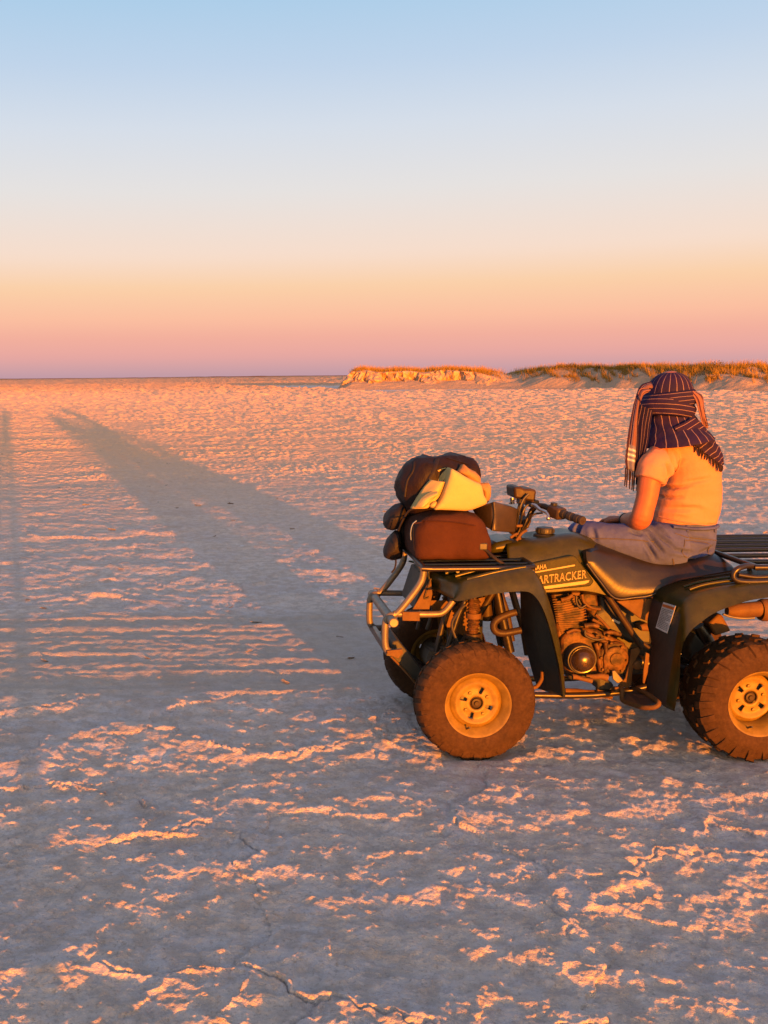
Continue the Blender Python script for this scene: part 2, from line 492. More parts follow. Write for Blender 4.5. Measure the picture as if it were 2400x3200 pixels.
def pillow(name, outline, depth, mat, parent=None, power=2.6, n=72, layers=17, wr=0.0, wscale=14, seed=0.0, lean=(0, 0), stretch=(1, 1, 1)):
    """soft body: an outline in an upright plane swelling over depth (centred on the outline's plane)"""
    C = crom(outline, n, True)
    cen = sum(C, V()) / n
    rows = []
    for k in range(layers):
        t = -1 + 2 * (k + 0.5) / layers
        t = math.sin(t * math.pi / 2 * 0.985)
        s = (1 - abs(t) ** power) ** (1 / power)
        rows.append([cen + (p - cen) * s + V((lean[0] * t, t * depth / 2, lean[1] * t)) for p in C])
    v, f = loft_geo(rows, True)
    a = len(v); v = v + [sum(rows[0], V()) / n, sum(rows[-1], V()) / n]
    for s in range(n):
        t = (s + 1) % n
        f.append((a, s, t)); f.append((a + 1, (layers - 1) * n + t, (layers - 1) * n + s))
    o_v = []
    for p in v:
        if wr:
            d = (p - cen)
            nn = d.normalized()
            q = V((p.x * stretch[0], p.y * stretch[1], p.z * stretch[2]))
            w = fold_noise(q, wscale, seed); w2 = fold_noise(q, wscale * 2.3, seed + 5)
            p = p + nn * wr * ((1 - 2.4 * abs(w)) + 0.45 * (1 - 2.4 * abs(w2)) - 0.5)
        o_v.append(p)
    return mk(name, o_v, f, mat, parent, angle=180)
def text_geo(body, p0, p1, height, depth=0.001, offset=0.0, shear=0.0, spacing=1.0):
    """lettering standing on the line p0-p1, facing the camera side (-y)"""
    cu = bpy.data.curves.new('lettering', 'FONT'); cu.body = body; cu.extrude = 0.02; cu.offset = offset; cu.shear = shear
    cu.space_character = spacing
    cu.resolution_u = 3
    ob = bpy.data.objects.new('lettering', cu); COL.objects.link(ob)
    dg = bpy.context.evaluated_depsgraph_get(); dg.update()
    me = bpy.data.meshes.new_from_object(ob.evaluated_get(dg))
    co = np.array([v.co[:] for v in me.vertices])
    fs = [tuple(p.vertices) for p in me.polygons]
    bpy.data.objects.remove(ob); bpy.data.curves.remove(cu); bpy.data.meshes.remove(me)
    lo = co.min(0); hi = co.max(0)
    p0 = V(p0); ex = V(p1) - p0
    ez = V((0, 0, 1))
    out = []
    for c in co:
        s = (c[0] - lo[0]) / (hi[0] - lo[0]); t = (c[1] - lo[1]) / (hi[1] - lo[1]); d = (c[2] - lo[2]) / (hi[2] - lo[2])
        out.append(p0 + ex * s + ez * (t * height) + V((0, -d * depth, 0)))
    return out, fs
def at_t(a, b, t): return V(a).lerp(V(b), t)
def remesh_join(name, geos, mat, voxel=0.008, smooth_it=6, parent=None, deform=None, uvf=None):
    """several closed bodies grown into one skin"""
    v, f = join_geo(geos)
    me = bpy.data.meshes.new(name + '_raw'); me.from_pydata([tuple(p) for p in v], [], f)
    bm = bmesh.new(); bm.from_mesh(me); bmesh.ops.recalc_face_normals(bm, faces=bm.faces); bm.to_mesh(me); bm.free()
    ob = bpy.data.objects.new(name + '_raw', me); COL.objects.link(ob)
    m = ob.modifiers.new('r', 'REMESH'); m.mode = 'VOXEL'; m.voxel_size = voxel
    if smooth_it:
        s = ob.modifiers.new('s', 'SMOOTH'); s.factor = 0.5; s.iterations = smooth_it
    dg = bpy.context.evaluated_depsgraph_get(); dg.update()
    me2 = bpy.data.meshes.new_from_object(ob.evaluated_get(dg))
    bpy.data.objects.remove(ob); bpy.data.meshes.remove(me)
    me2.name = name
    if deform:
        nor = [vv.normal.copy() for vv in me2.vertices]
        for vv, nn in zip(me2.vertices, nor):
            vv.co = vv.co + nn * deform(vv.co, nn)
        me2.update()
    me2.materials.clear(); me2.materials.append(mat)
    o = bpy.data.objects.new(name, me2)
    finish(o, parent, True, angle=180)
    return o
def seg_dist(p, a, b):
    a = V(a); b = V(b); d = b - a; t = max(0, min(1, (p - a).dot(d) / d.length_squared)); return (p - a - d * t).length
def ball_geo(c, rx, ry, rz, n=20, m=12):
    vs_ = []; fs = []
    c = V(c)
    for i in range(1, m):
        a = math.pi * i / m
        for s in range(n):
            t = 2 * math.pi * s / n
            vs_.append(c + V((rx * math.sin(a) * math.cos(t), ry * math.sin(a) * math.sin(t), rz * math.cos(a))))
    for i in range(m - 2):
        for s in range(n):
            t = (s + 1) % n
            fs.append((i * n + s, i * n + t, (i + 1) * n + t, (i + 1) * n + s))
    k = len(vs_); vs_ += [c + V((0, 0, rz)), c - V((0, 0, rz))]
    for s in range(n):
        t = (s + 1) % n
        fs.append((k, t, s)); fs.append((k + 1, (m - 2) * n + s, (m - 2) * n + t))
    return vs_, fs

# ------------------------------------------------------------------ materials
DUST = (0.23, 0.135, 0.058)
def dusty(name, col, rough=0.5, metal=0.0, dust=0.25, scale=18, bump=0.0, spec=0.5, low=0.0, bscale=60, col2=None):
    """painted or moulded surface with clay dust lying on what faces up and caught in patches"""
    m = NT(name)
    g = m.n('NewGeometry')
    sp = m.n('SeparateXYZ'); m.t.links.new(g.outputs['Normal'], sp.inputs[0])
    nz = m.noise(scale, 6, 0.65)
    c = m.mix(m.step(m.noise(scale * 0.4, 4, 0.6), 0.35, 0.65), col, col2 or tuple(v * 0.72 for v in col))
    upf = m.step(sp.outputs['Z'], 0.0, 0.9)
    f = m.math('MULTIPLY', m.step(nz, 0.25, 0.85), m.math('MULTIPLY_ADD', upf, 0.6, 0.4))
    f = m.math('MULTIPLY', f, dust)
    m.base(m.mix(f, c, DUST))
    m.rough(m.math('MULTIPLY_ADD', m.noise(scale * 2.2, 4, 0.6), 0.25, rough - 0.1)).metal(metal).spec(spec)
    if bump: m.bump(m.noise(bscale, 5, 0.65), bump, 0.004)
    return m.m
def cloth(name, col, col2=None, weave=500, bump=0.25, rough=0.9, fold=0.4, fscale=22, sheen=0.0):
    m = NT(name)
    c = m.mix(m.step(m.noise(9, 5, 0.6), 0.3, 0.7), col, col2 or tuple(v * 0.8 for v in col))
    m.base(c).rough(rough).spec(0.2)
    if sheen: m.b.inputs['Sheen Weight'].default_value = sheen
    b1 = m.bump(m.noise(fscale, 5, 0.6, dist=0.6), fold, 0.012)
    m.bump(m.noise(weave, 2, 0.5), bump, 0.001, prev=b1)
    return m.m
M = {}
M['green'] = dusty("dark green plastic", (0.030, 0.031, 0.005), 0.30, spec=0.32, dust=0.05, scale=45, bump=0.05)
M['green_matt'] = dusty("worn green side cover", (0.026, 0.028, 0.007), 0.62, dust=0.08, scale=45, bump=0.05, spec=0.25)
M['black_plastic'] = dusty("black plastic", (0.022, 0.024, 0.022), 0.5, dust=0.12, bump=0.08)
M['dark_shade_plastic'] = dusty("dark plastic and guard shade", (0.030, 0.032, 0.026), 0.62, dust=0.10, bump=0.1)
M['rubber'] = dusty("tyre rubber", (0.036, 0.018, 0.009), 0.85, dust=0.28, scale=60, bump=0.35, spec=0.2)
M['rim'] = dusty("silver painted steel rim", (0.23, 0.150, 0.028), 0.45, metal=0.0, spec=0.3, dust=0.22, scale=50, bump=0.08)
M['steel'] = dusty("grey steel tube", (0.16, 0.14, 0.115), 0.40, metal=0.3, dust=0.25, scale=40, bump=0.08)
M['black_steel'] = dusty("black enamelled tube", (0.014, 0.011, 0.009), 0.32, dust=0.07, scale=40, bump=0.06)
M['frame'] = dusty("dusty black frame", (0.030, 0.018, 0.010), 0.5, spec=0.25, dust=0.18, scale=30, bump=0.12)
M['alloy'] = dusty("engine alloy", (0.115, 0.055, 0.016), 0.5, metal=0.0, spec=0.2, dust=0.15, scale=60, bump=0.25, col2=(0.022, 0.013, 0.008))
M['bracket'] = dusty("dusty bracket", (0.11, 0.055, 0.018), 0.6, spec=0.2, dust=0.35, scale=30, bump=0.2)
M['dome'] = dusty("glossy black engine cover", (0.030, 0.020, 0.014), 0.22, dust=0.14, scale=40)
M['vinyl'] = dusty("black seat vinyl", (0.012, 0.009, 0.008), 0.36, dust=0.04, scale=14, bump=0.08, bscale=120)
M['chrome'] = dusty("bare metal lever", (0.55, 0.53, 0.50), 0.25, metal=0.9, dust=0.1)
M['grip'] = dusty("black rubber grip", (0.018, 0.014, 0.011), 0.75, dust=0.12, bump=0.3, bscale=200)
M['drum'] = dusty("cast brake drum", (0.14, 0.13, 0.11), 0.7, dust=0.3, bump=0.25)
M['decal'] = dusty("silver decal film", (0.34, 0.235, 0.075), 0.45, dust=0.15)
M['decal_dark'] = dusty("brown decal ink", (0.07, 0.045, 0.02), 0.4, dust=0.1)
M['paper'] = dusty("warning label paper", (0.60, 0.60, 0.58), 0.5, dust=0.12)
M['ink'] = dusty("grey label ink", (0.16, 0.16, 0.16), 0.6, dust=0.1)
M['orange'] = dusty("orange label band", (0.50, 0.14, 0.03), 0.5, dust=0.1)
M['cable'] = dusty("black cable", (0.02, 0.019, 0.018), 0.5, dust=0.15)
# ------------------------------------------------------------------ quad bike
bike = empty('quad_bike', (VX, VY, 0))
tag(bike, 'dark green quad bike with dusty tyres, parked side-on with bags on its front rack', 'quad bike')

AX_F, AX_R = -0.570, 0.590       # front and rear axle along the bike

def wheel(cx, side, R, half, y_out, rear):
    """side -1 = towards the camera. The rim barrel carries tyre, disc, hub and nuts."""
    zc = R - 0.008
    c = V((cx, 0, zc))
    s = side
    ym = y_out - half                      # mid plane, distance from the centre line
    rb = 0.137
    lipd = half - 0.012
    def Y(a): return s * (ym + a)          # a: outwards from the mid plane
    dd = 0.045 if not rear else 0.105      # the disc sits this deep behind the lip
    prof = [(Y(-lipd), rb), (Y(-lipd + 0.006), rb - 0.008), (Y(-lipd + 0.03), 0.112), (Y(lipd - dd - 0.004), 0.108),
            (Y(lipd - 0.035), 0.112), (Y(lipd - 0.022), 0.121), (Y(lipd - 0.006), rb - 0.006), (Y(lipd), rb - 0.002), (Y(lipd + 0.003), rb + 0.003), (Y(lipd - 0.002), rb + 0.008)]
    w = rev('wheel', prof, c, M['rim'], bike, n=56)
    w['label'] = 'dished silver rim of the %s wheel on the %s side' % ('rear' if rear else 'front', 'near' if side < 0 else 'far')
    # tyre
    if not rear:
        pr = [(-lipd, rb), (-lipd - 0.008, rb + 0.012), (-half - 0.002, 0.185), (-half + 0.006, 0.212), (-half + 0.020, R - 0.014), (-half + 0.045, R - 0.006), (0, R),
              (half - 0.045, R - 0.006), (half - 0.020, R - 0.014), (half - 0.006, 0.212), (half + 0.002, 0.185), (lipd + 0.010, rb + 0.016), (lipd + 0.006, rb + 0.006), (lipd, rb)]
    else:
        pr = [(-lipd, rb), (-lipd - 0.008, rb + 0.012), (-half, 0.19), (-half + 0.012, 0.215), (-half + 0.035, R - 0.016), (0, R - 0.008),
              (half - 0.035, R - 0.016), (half - 0.012, 0.215), (half, 0.19), (lipd + 0.010, rb + 0.016), (lipd + 0.006, rb + 0.006), (lipd, rb)]
    pr2 = []
    for i in range(len(pr) - 1):
        pr2 += [pr[i], ((pr[i][0] + pr[i + 1][0]) / 2, (pr[i][1] + pr[i + 1][1]) / 2)]
    pr2.append(pr[-1])
    geos = [rev_geo([(Y(a), r) for a, r in pr2], c, n=64)]
    # lugs: curved blocks wrapped over the shoulder
    nl = 28 if not rear else 22
    rng = random.Random(5 if rear else 3)
    def lug(ang, path, w0, h):
        """path: (across, radius, angle offset); a raised bar of half width w0 (radians) and height h"""
        rows = []
        for (a, r, da) in path:
            t = ang + da
            def pt(dt, dr): return c + V(((r + dr) * math.cos(t + dt), Y(a), (r + dr) * math.sin(t + dt)))
            rows.append([pt(-w0, -0.004), pt(-w0 * 0.8, h), pt(w0 * 0.8, h), pt(w0, -0.004)])
        v, f = loft_geo(rows)
        f.append((0, 1, 2, 3)); k = len(v) - 4; f.append((k + 3, k + 2, k + 1, k))
        return v, f
    for i in range(nl):
        a0 = 2 * math.pi * i / nl
        for sg in (-1, 1):
            off = 0 if sg > 0 else math.pi / nl
            if not rear:
                path = [(sg * (half - 0.004), 0.205, 0.00), (sg * (half - 0.012), 0.226, 0.012), (sg * (half - 0.022), R - 0.014, 0.03), (sg * (half - 0.045), R - 0.006, 0.055), (sg * 0.012, R, 0.085)]
                geos.append(lug(a0 + off, path, 0.082, 0.0042))
            else:
                L = (i % 2) * 0.012
                path = [(sg * (half - 0.004), 0.205 - L, -0.02), (sg * (half - 0.012), 0.220, 0.0), (sg * (half - 0.030), R - 0.018, 0.03), (sg * (half - 0.055), R - 0.012, 0.06)]
                geos.append(lug(a0 + off, path, 0.074, 0.007))
                path = [(sg * (half - 0.075), R - 0.010, 0.13), (sg * (half - 0.100), R - 0.008, 0.17)]
                geos.append(lug(a0 + off, path, 0.066, 0.008))
    v, f = join_geo(geos)
    out = []
    for p in v:                                # the weight flattens the foot of the tyre
        p = V(p)
        if p.z < 0.004:
            p.y += (p.y - s * ym) * 0.12
            p.z = -0.003 + (p.z - 0.004) * 0.1
        out.append(p)
    mk('tyre', out, f, M['rubber'], w, angle=35)
    # disc with four slots
    nA = 64
    ringsd = [(0.028, 0.012), (0.034, 0.016), (0.043, 0.014), (0.052, 0.012), (0.062, 0.012), (0.071, 0.012), (0.078, 0.018), (0.088, 0.021), (0.094, 0.017), (0.099, 0.004), (0.110, 0.0)]
    rot = rad(28) if not rear else rad(10)
    vs_, fs = [], []
    for (r, o) in ringsd:
        for k in range(nA):
            t = 2 * math.pi * k / nA + rot
            vs_.append(c + V((r * math.cos(t), Y(lipd - dd + o), r * math.sin(t))))
    for i in range(len(ringsd) - 1):
        for k in range(nA):
            if 2 <= i <= 4 and (k % 16) in (6, 7, 8): continue
            k2 = (k + 1) % nA
            fs.append((i * nA + k, i * nA + k2, (i + 1) * nA + k2, (i + 1) * nA + k))
    mk('rim_disc', vs_, fs, M['rim'], w, solid=0.004, angle=50)
    for k in range(4):
        t = 2 * math.pi * k / 4 + rot + rad(4)
        p = c + V((0.053 * math.cos(t), 0, 0.053 * math.sin(t)))
        rev('wheel_nut', [(Y(lipd - dd + 0.010), 0.0115), (Y(lipd - dd + 0.015), 0.0115), (Y(lipd - dd + 0.015), 0.0085), (Y(lipd - dd + 0.024), 0.0075), (Y(lipd - dd + 0.026), 0.001)], p, M['rim'], w, n=6, angle=20)
    rev('hub', [(Y(lipd - dd - 0.03), 0.030), (Y(lipd - dd + 0.004), 0.029), (Y(lipd - dd + 0.008), 0.021), (Y(lipd - dd + 0.016), 0.019), (Y(lipd - dd + 0.017), 0.011), (Y(lipd - dd + 0.024), 0.009), (Y(lipd - dd + 0.024), 0.0005)], c, M['frame'], w, n=20)
    rev('brake_drum', [(Y(-lipd - 0.035), 0.02), (Y(-lipd - 0.035), 0.062), (Y(-lipd + 0.03), 0.072), (Y(lipd - dd - 0.012), 0.074), (Y(lipd - dd - 0.012), 0.001)], c, M['drum'], w, n=28)
    t = rad(250)
    p = c + V((0.118 * math.cos(t), Y(lipd - 0.026), 0.118 * math.sin(t)))
    tube('valve', [p, p + V((0.004, s * 0.012, 0.008)), p + V((0.007, s * 0.026, 0.014))], 0.0042, M['black_plastic'], w, seg=8)
    return w

for sd in (-1, 1):
    wheel(AX_F, sd, 0.252, 0.086, 0.466, False)
    wheel(AX_R, sd, 0.262, 0.122, 0.518, True)

# ---- mudguards
def fender(name, corner, lip, inner, mat, shade_rows, n=60, ret=0.016):
    rows = []
    Cn = crom(corner, n); Ln = crom(lip, n); In = crom(inner, n)
    for c, l, i in zip(Cn, Ln, In):
        d = (c - l); d2 = (i - c)
        row = [i, i.lerp(c, 0.5), i.lerp(c, 0.9), c.lerp(i, 0.03) * 0.75 + c.lerp(l, 0.10) * 0.25, c.lerp(l, 0.22), c.lerp(l, 0.5) + V((0, math.copysign(0.004, c.y), 0)), c.lerp(l, 0.8), l,
               l + V((0, -math.copysign(ret, l.y), 0.004))]
        rows.append(row)
    v, f = loft_geo(rows)
    o = mk(name, v, f, mat, bike, solid=0.006, angle=60)
    o.data.materials.append(M['dark_shade_plastic'])
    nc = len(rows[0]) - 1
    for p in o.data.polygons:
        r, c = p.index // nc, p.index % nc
        if shade_rows[0] <= r < shade_rows[1] and c < 3: p.material_index = 1  # blackish plastic on the guards' front-facing faces paints in their shade
    return o

f_corner = [(-0.6739, -0.41, 0.6907), (-0.6459, -0.41, 0.7344), (-0.6196, -0.41, 0.7662), (-0.5186, -0.41, 0.7919), (-0.4292, -0.41, 0.8086), (-0.3717, -0.41, 0.8184), (-0.3392, -0.41, 0.8063), (-0.3124, -0.41, 0.7701), (-0.2834, -0.41, 0.7076), (-0.2563, -0.41, 0.6283), (-0.2305, -0.41, 0.5354), (-0.2111, -0.41, 0.4421), (-0.1972, -0.41, 0.3415), (-0.1918, -0.41, 0.2621)]
f_lip = [(-0.6942, -0.455, 0.6943), (-0.6623, -0.455, 0.6933), (-0.6242, -0.455, 0.6994), (-0.5418, -0.455, 0.718), (-0.4592, -0.455, 0.7288), (-0.3956, -0.455, 0.732), (-0.3636, -0.455, 0.7239), (-0.334, -0.455, 0.695), (-0.3069, -0.455, 0.6459), (-0.2824, -0.455, 0.5802), (-0.2593, -0.455, 0.5012), (-0.2401, -0.455, 0.4284), (-0.2245, -0.455, 0.3488), (-0.2156, -0.455, 0.2781)]
f_inner = [(-0.7085, -0.12, 0.678), (-0.7127, -0.12, 0.7165), (-0.7133, -0.12, 0.7514), (-0.5763, -0.12, 0.7674), (-0.4394, -0.12, 0.7799), (-0.3573, -0.12, 0.786), (-0.3248, -0.15, 0.7739), (-0.3262, -0.18, 0.7485), (-0.3298, -0.2, 0.7113), (-0.3243, -0.2, 0.6147), (-0.3172, -0.2, 0.5127), (-0.294, -0.2, 0.4197), (-0.2634, -0.2, 0.31), (-0.2372, -0.2, 0.2356)]
r_corner = [(0.2267, -0.44, 0.2216), (0.2365, -0.44, 0.3465), (0.2486, -0.44, 0.4436), (0.2572, -0.44, 0.5134), (0.2666, -0.44, 0.5881), (0.2765, -0.44, 0.6493), (0.2892, -0.44, 0.6773), (0.3205, -0.44, 0.7045), (0.3742, -0.44, 0.7225), (0.4462, -0.44, 0.735), (0.5287, -0.44, 0.7436), (0.6213, -0.44, 0.749), (0.7202, -0.44, 0.7532)]
r_lip = [(0.2322, -0.5, 0.2264), (0.2413, -0.5, 0.3165), (0.2464, -0.5, 0.3912), (0.2456, -0.5, 0.4603), (0.2556, -0.5, 0.5185), (0.2814, -0.5, 0.5683), (0.3158, -0.5, 0.5996), (0.3552, -0.5, 0.6307), (0.4052, -0.5, 0.6564), (0.4605, -0.5, 0.6767), (0.521, -0.5, 0.6944), (0.5916, -0.5, 0.7041), (0.689, -0.5, 0.7109)]
r_inner = [(0.2358, -0.22, 0.2117), (0.2402, -0.22, 0.2973), (0.2474, -0.22, 0.3825), (0.2503, -0.22, 0.4391), (0.2367, -0.22, 0.4956), (0.2275, -0.22, 0.5407), (0.244, -0.22, 0.6357), (0.2745, -0.22, 0.6856), (0.3552, -0.22, 0.7126), (0.4472, -0.22, 0.7283), (0.5446, -0.22, 0.7439), (0.6419, -0.22, 0.7595), (0.761, -0.22, 0.7749)]
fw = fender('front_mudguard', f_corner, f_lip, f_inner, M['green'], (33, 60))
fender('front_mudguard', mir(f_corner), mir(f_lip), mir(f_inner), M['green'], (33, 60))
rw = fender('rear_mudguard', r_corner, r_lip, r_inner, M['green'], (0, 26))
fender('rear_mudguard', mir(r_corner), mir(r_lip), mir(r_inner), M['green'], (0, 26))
# moulded ribs on the front mudguard deck and on the rear one
for pts in ([(-0.6139, -0.395, 0.767), (-0.5146, -0.395, 0.7935), (-0.4249, -0.395, 0.8109), (-0.3703, -0.395, 0.8189)], [(-0.6482, -0.33, 0.769), (-0.5883, -0.33, 0.7844), (-0.5232, -0.33, 0.7977)], [(-0.6741, -0.26, 0.7691), (-0.6238, -0.26, 0.7794), (-0.5708, -0.26, 0.7869)]):
    tube('rib', [V(p) + V((0, 0, 0.002)) for p in pts], [0.009, 0.008, 0.006], M['green'], fw, seg=8)
for k, dv in ((0, .05), (1, .10)):
    pts = [V(p) + V((0, dv, 0.012)) for p in r_corner[7:]]
    tube('rib', pts, 0.007, M['green'], rw, seg=8)
# seam across the rear mudguard's front face
tube('seam', [(0.2525, -0.23, 0.4541), (0.2598, -0.34, 0.4543), (0.262, -0.43, 0.4542), (0.2602, -0.47, 0.4614)], 0.0028, M['paper'], rw, seg=6)
# warning label: paper, orange band and lines of print
def lerp4(a, b, c, d, s, t): return V(a).lerp(V(b), s).lerp(V(d).lerp(V(c), s), t)
q = [V(p) + V((-0.012, -0.006, 0.0)) for p in ((0.2563, -0.315, 0.6467), (0.2712, -0.4, 0.6493), (0.2526, -0.375, 0.5258), (0.2405, -0.29, 0.5298))]
lab = mk('warning_label', q + [p + V((0.003, 0.003, 0)) for p in q], [(0, 1, 2, 3), (7, 6, 5, 4), (0, 4, 5, 1), (1, 5, 6, 2), (2, 6, 7, 3), (3, 7, 4, 0)], M['paper'], bike, smooth=False)
lab['label'] = 'white warning label with an orange band on the rear mudguard'
off = V((-0.0016, -0.001, 0))
def on_label(s0, s1, t0, t1): return [lerp4(*q, s, t) + off for s, t in ((s0, t0), (s1, t0), (s1, t1), (s0, t1))]
mk('label_band', on_label(0.04, 0.96, 0.05, 0.15), [(0, 1, 2, 3)], M['orange'], lab, smooth=False, solid=0.0005)
rng = random.Random(2)
geos = []
for k in range(13):
    t = 0.21 + k * 0.057
    s = 0.08
    end = 0.92 if k not in (2, 7) else 0.6
    while s < end:
        w = rng.uniform(0.05, 0.13)
        geos.append((on_label(s, min(s + w, end), t, t + 0.030), [(0, 1, 2, 3)])); s += w + 0.035
v, f = join_geo(geos); mk('label_print', v, f, M['ink'], lab, smooth=False)

# ---- nose between the front mudguards, front cowl
nose = [V(p) for p in [(-0.7207, -0.16, 0.6934), (-0.7213, -0.16, 0.7246), (-0.7233, -0.16, 0.7592), (-0.5862, -0.16, 0.7764), (-0.4505, -0.16, 0.7888), (-0.3555, -0.16, 0.7933)]]
rows = [[p, V((p.x - 0.01, -0.08, p.z + 0.004)), V((p.x - 0.015, 0, p.z + 0.006)), V((p.x - 0.01, 0.08, p.z + 0.004)), V((p.x, -p.y, p.z))] for p in nose]
v, f = loft_geo(rows); mk('nose_panel', v, f, M['green'], bike, solid=0.006)
cw = [(-0.7656, 0.1, 0.7369), (-0.7399, -0.15, 0.7401), (-0.7867, -0.15, 0.5873), (-0.8265, 0.1, 0.604)]
cwm = mir([cw[1], cw[2]])
body = [cw[1], cw[2], cwm[0], cwm[1], (-0.7132, -0.16, 0.7314), (-0.7189, -0.16, 0.5889), *mir([(-0.7132, -0.16, 0.7314), (-0.7189, -0.16, 0.5889)])]
hull('front_cowl', body, M['dark_shade_plastic'], bike, bevel=0.008)
prism('side_gusset', [(-0.7187, -0.185, 0.7344), (-0.7106, -0.185, 0.6639), (-0.723, -0.185, 0.5947), (-0.7978, -0.185, 0.5955)], 0.006, M['bracket'], bike, bevel=0.002)
tube('gusset_edge', [(-0.7197, -0.19, 0.734), (-0.7467, -0.19, 0.6481), (-0.7264, -0.19, 0.6513)], 0.004, M['frame'], bike, seg=6)

# ---- bull bar
nb = [(-0.7757, -0.22, 0.8074), (-0.7633, -0.22, 0.7882), (-0.7602, -0.22, 0.7643), (-0.7742, -0.22, 0.7166), (-0.8335, -0.22, 0.6328), (-0.8767, -0.22, 0.5837), (-0.9036, -0.22, 0.5771), (-0.9202, -0.22, 0.5566), (-0.9237, -0.22, 0.5082), (-0.923, -0.22, 0.4526), (-0.9145, -0.22, 0.4247), (-0.89, -0.22, 0.4119), (-0.8473, -0.22, 0.4143)]
tube('bull_bar_hoop', nb, 0.0155, M['steel'], bike, seg=12)
tube('bull_bar_hoop', mir(nb), 0.0155, M['steel'], bike, seg=12)
ca = V((-0.8994, -0.3, 0.5634)); cb = V((ca.x, 0.30, ca.z))
rev_c = [(-0.30, 0.001), (-0.30, 0.017), (-0.296, 0.021), (0.296, 0.021), (0.30, 0.017), (0.30, 0.001)]
rev('bull_bar_crossbar', rev_c, (ca.x, 0, ca.z), M['steel'], bike, n=18)
hb = [(-0.8881, -0.22, 0.5852), (-0.8463, -0.22, 0.5834), (-0.7045, -0.22, 0.5819), (-0.671, -0.22, 0.5898), (-0.6478, -0.22, 0.6123), (-0.6281, -0.22, 0.6396)]
tube('bull_bar_stay', hb, 0.0145, M['steel'], bike, seg=12)
tube('bull_bar_stay', mir(hb), 0.0145, M['steel'], bike, seg=12)
prism('bull_bar_tab', [(-0.8536, -0.24, 0.5978), (-0.7763, -0.24, 0.5956), (-0.7757, -0.24, 0.5557), (-0.8517, -0.24, 0.5579)], 0.008, M['bracket'], bike, bevel=0.002)
lo = V((-0.9083, -0.22, 0.4142))
prism('bull_bar_strap', [(lo.x - 0.014, -0.24, lo.z - 0.012), (lo.x + 0.012, -0.24, lo.z - 0.018), (lo.x + 0.016, -0.24, lo.z + 0.010), (lo.x - 0.010, -0.24, lo.z + 0.016)], 0.48, M['black_steel'], bike, bevel=0.003)
prism('bull_bar_foot', [(-0.9195, -0.245, 0.426), (-0.8522, -0.245, 0.4322), (-0.8472, -0.245, 0.4156), (-0.8684, -0.245, 0.3894), (-0.9146, -0.245, 0.4093)], 0.010, M['bracket'], bike, bevel=0.002)
sk = [(-0.878, -0.15, 0.4421), (-0.8519, -0.15, 0.4475), (-0.7324, -0.15, 0.2974), (-0.7524, -0.15, 0.2549), (-0.7838, -0.15, 0.2695), (-0.8854, -0.15, 0.3771)]
prism('skid_plate', sk, 0.30, M['dark_shade_plastic'], bike, bevel=0.006)
tube('skid_edge', [(-0.8872, -0.16, 0.3785), (-0.8313, -0.16, 0.3191), (-0.7752, -0.16, 0.2546)], 0.005, M['bracket'], bike, seg=8)

# ---- front rack
Zr = V((-0.5055, -0.36, 0.8104)).z
xf = V((-0.785, -0.36, 0.8226)).x; xr = V((-0.3159, -0.33, 0.8207)).x
def rack_tube(name, pts, r=0.0105, par=None): return tube(name, pts, r, M['black_steel'], par or bike, seg=10)
ring = [(xf + 0.02, -.365, Zr), (xr - 0.10, -.365, Zr), (xr - 0.03, -.355, Zr), (xr, -.31, Zr), (xr, 0, Zr), (xr, .31, Zr), (xr - 0.03, .355, Zr), (xr - 0.10, .365, Zr), (xf + 0.02, .365, Zr), (xf, .34, Zr + 0.004), (xf - 0.006, 0, Zr + 0.018), (xf, -.34, Zr + 0.004)]
fr = rack_tube('front_rack', [V(p) for p in ring], 0.0115)
bpy.data.objects.remove(fr)
v, f = tube_geo([V(p) for p in ring], 0.0115, 10, True, 110)
fr = mk('front_rack', v, f, M['black_steel'], bike, angle=60)
for vv in (-.27, -.18, -.09, 0, .09, .18, .27):
    rack_tube('rack_slat', [V((xf + 0.004, vv, Zr)), V((xr, vv, Zr))], 0.0075, fr)
for xx in (0.3, 0.7):
    x = xf + (xr - xf) * xx
    rack_tube('rack_bearer', [V((x, -.36, Zr - 0.012)), V((x, .36, Zr - 0.012))], 0.008, fr)
    for vv in (-.2, .2):
        rack_tube('rack_leg', [V((x, vv, Zr - 0.01)), V((x, vv, Zr - 0.10))], 0.009, fr)

# ---- fuel tank, side cover with lettering
T_ = [(-0.3403, 0, 0.8801), (-0.293, 0, 0.8812), (-0.2378, 0, 0.8818), (-0.1827, 0, 0.8888), (-0.116, 0, 0.8985), (-0.0451, 0, 0.9033), (-0.0094, 0, 0.8974), (0.0348, 0, 0.8762), (0.0897, 0, 0.8372)]
U_ = [(-0.3756, -0.125, 0.8582), (-0.3298, -0.125, 0.8686), (-0.276, -0.125, 0.8719), (-0.2225, -0.125, 0.8791), (-0.1574, -0.125, 0.8882), (-0.0885, -0.125, 0.8948), (-0.0499, -0.125, 0.889), (-0.0031, -0.125, 0.8714), (0.0382, -0.125, 0.8468)]
M_ = [(-0.3775, -0.178, 0.7899), (-0.3359, -0.178, 0.801), (-0.2867, -0.178, 0.8082), (-0.2335, -0.178, 0.8115), (-0.1688, -0.178, 0.8128), (-0.1041, -0.178, 0.8102), (-0.0543, -0.178, 0.8019), (-0.0002, -0.178, 0.782), (0.0464, -0.178, 0.7583)]
L_ = [(-0.3666, -0.19, 0.6836), (-0.3246, -0.19, 0.6813), (-0.2788, -0.19, 0.6769), (-0.229, -0.19, 0.6698), (-0.1719, -0.19, 0.6707), (-0.1111, -0.19, 0.6763), (-0.0577, -0.19, 0.6757), (-0.0003, -0.19, 0.6673), (0.0614, -0.19, 0.65)]
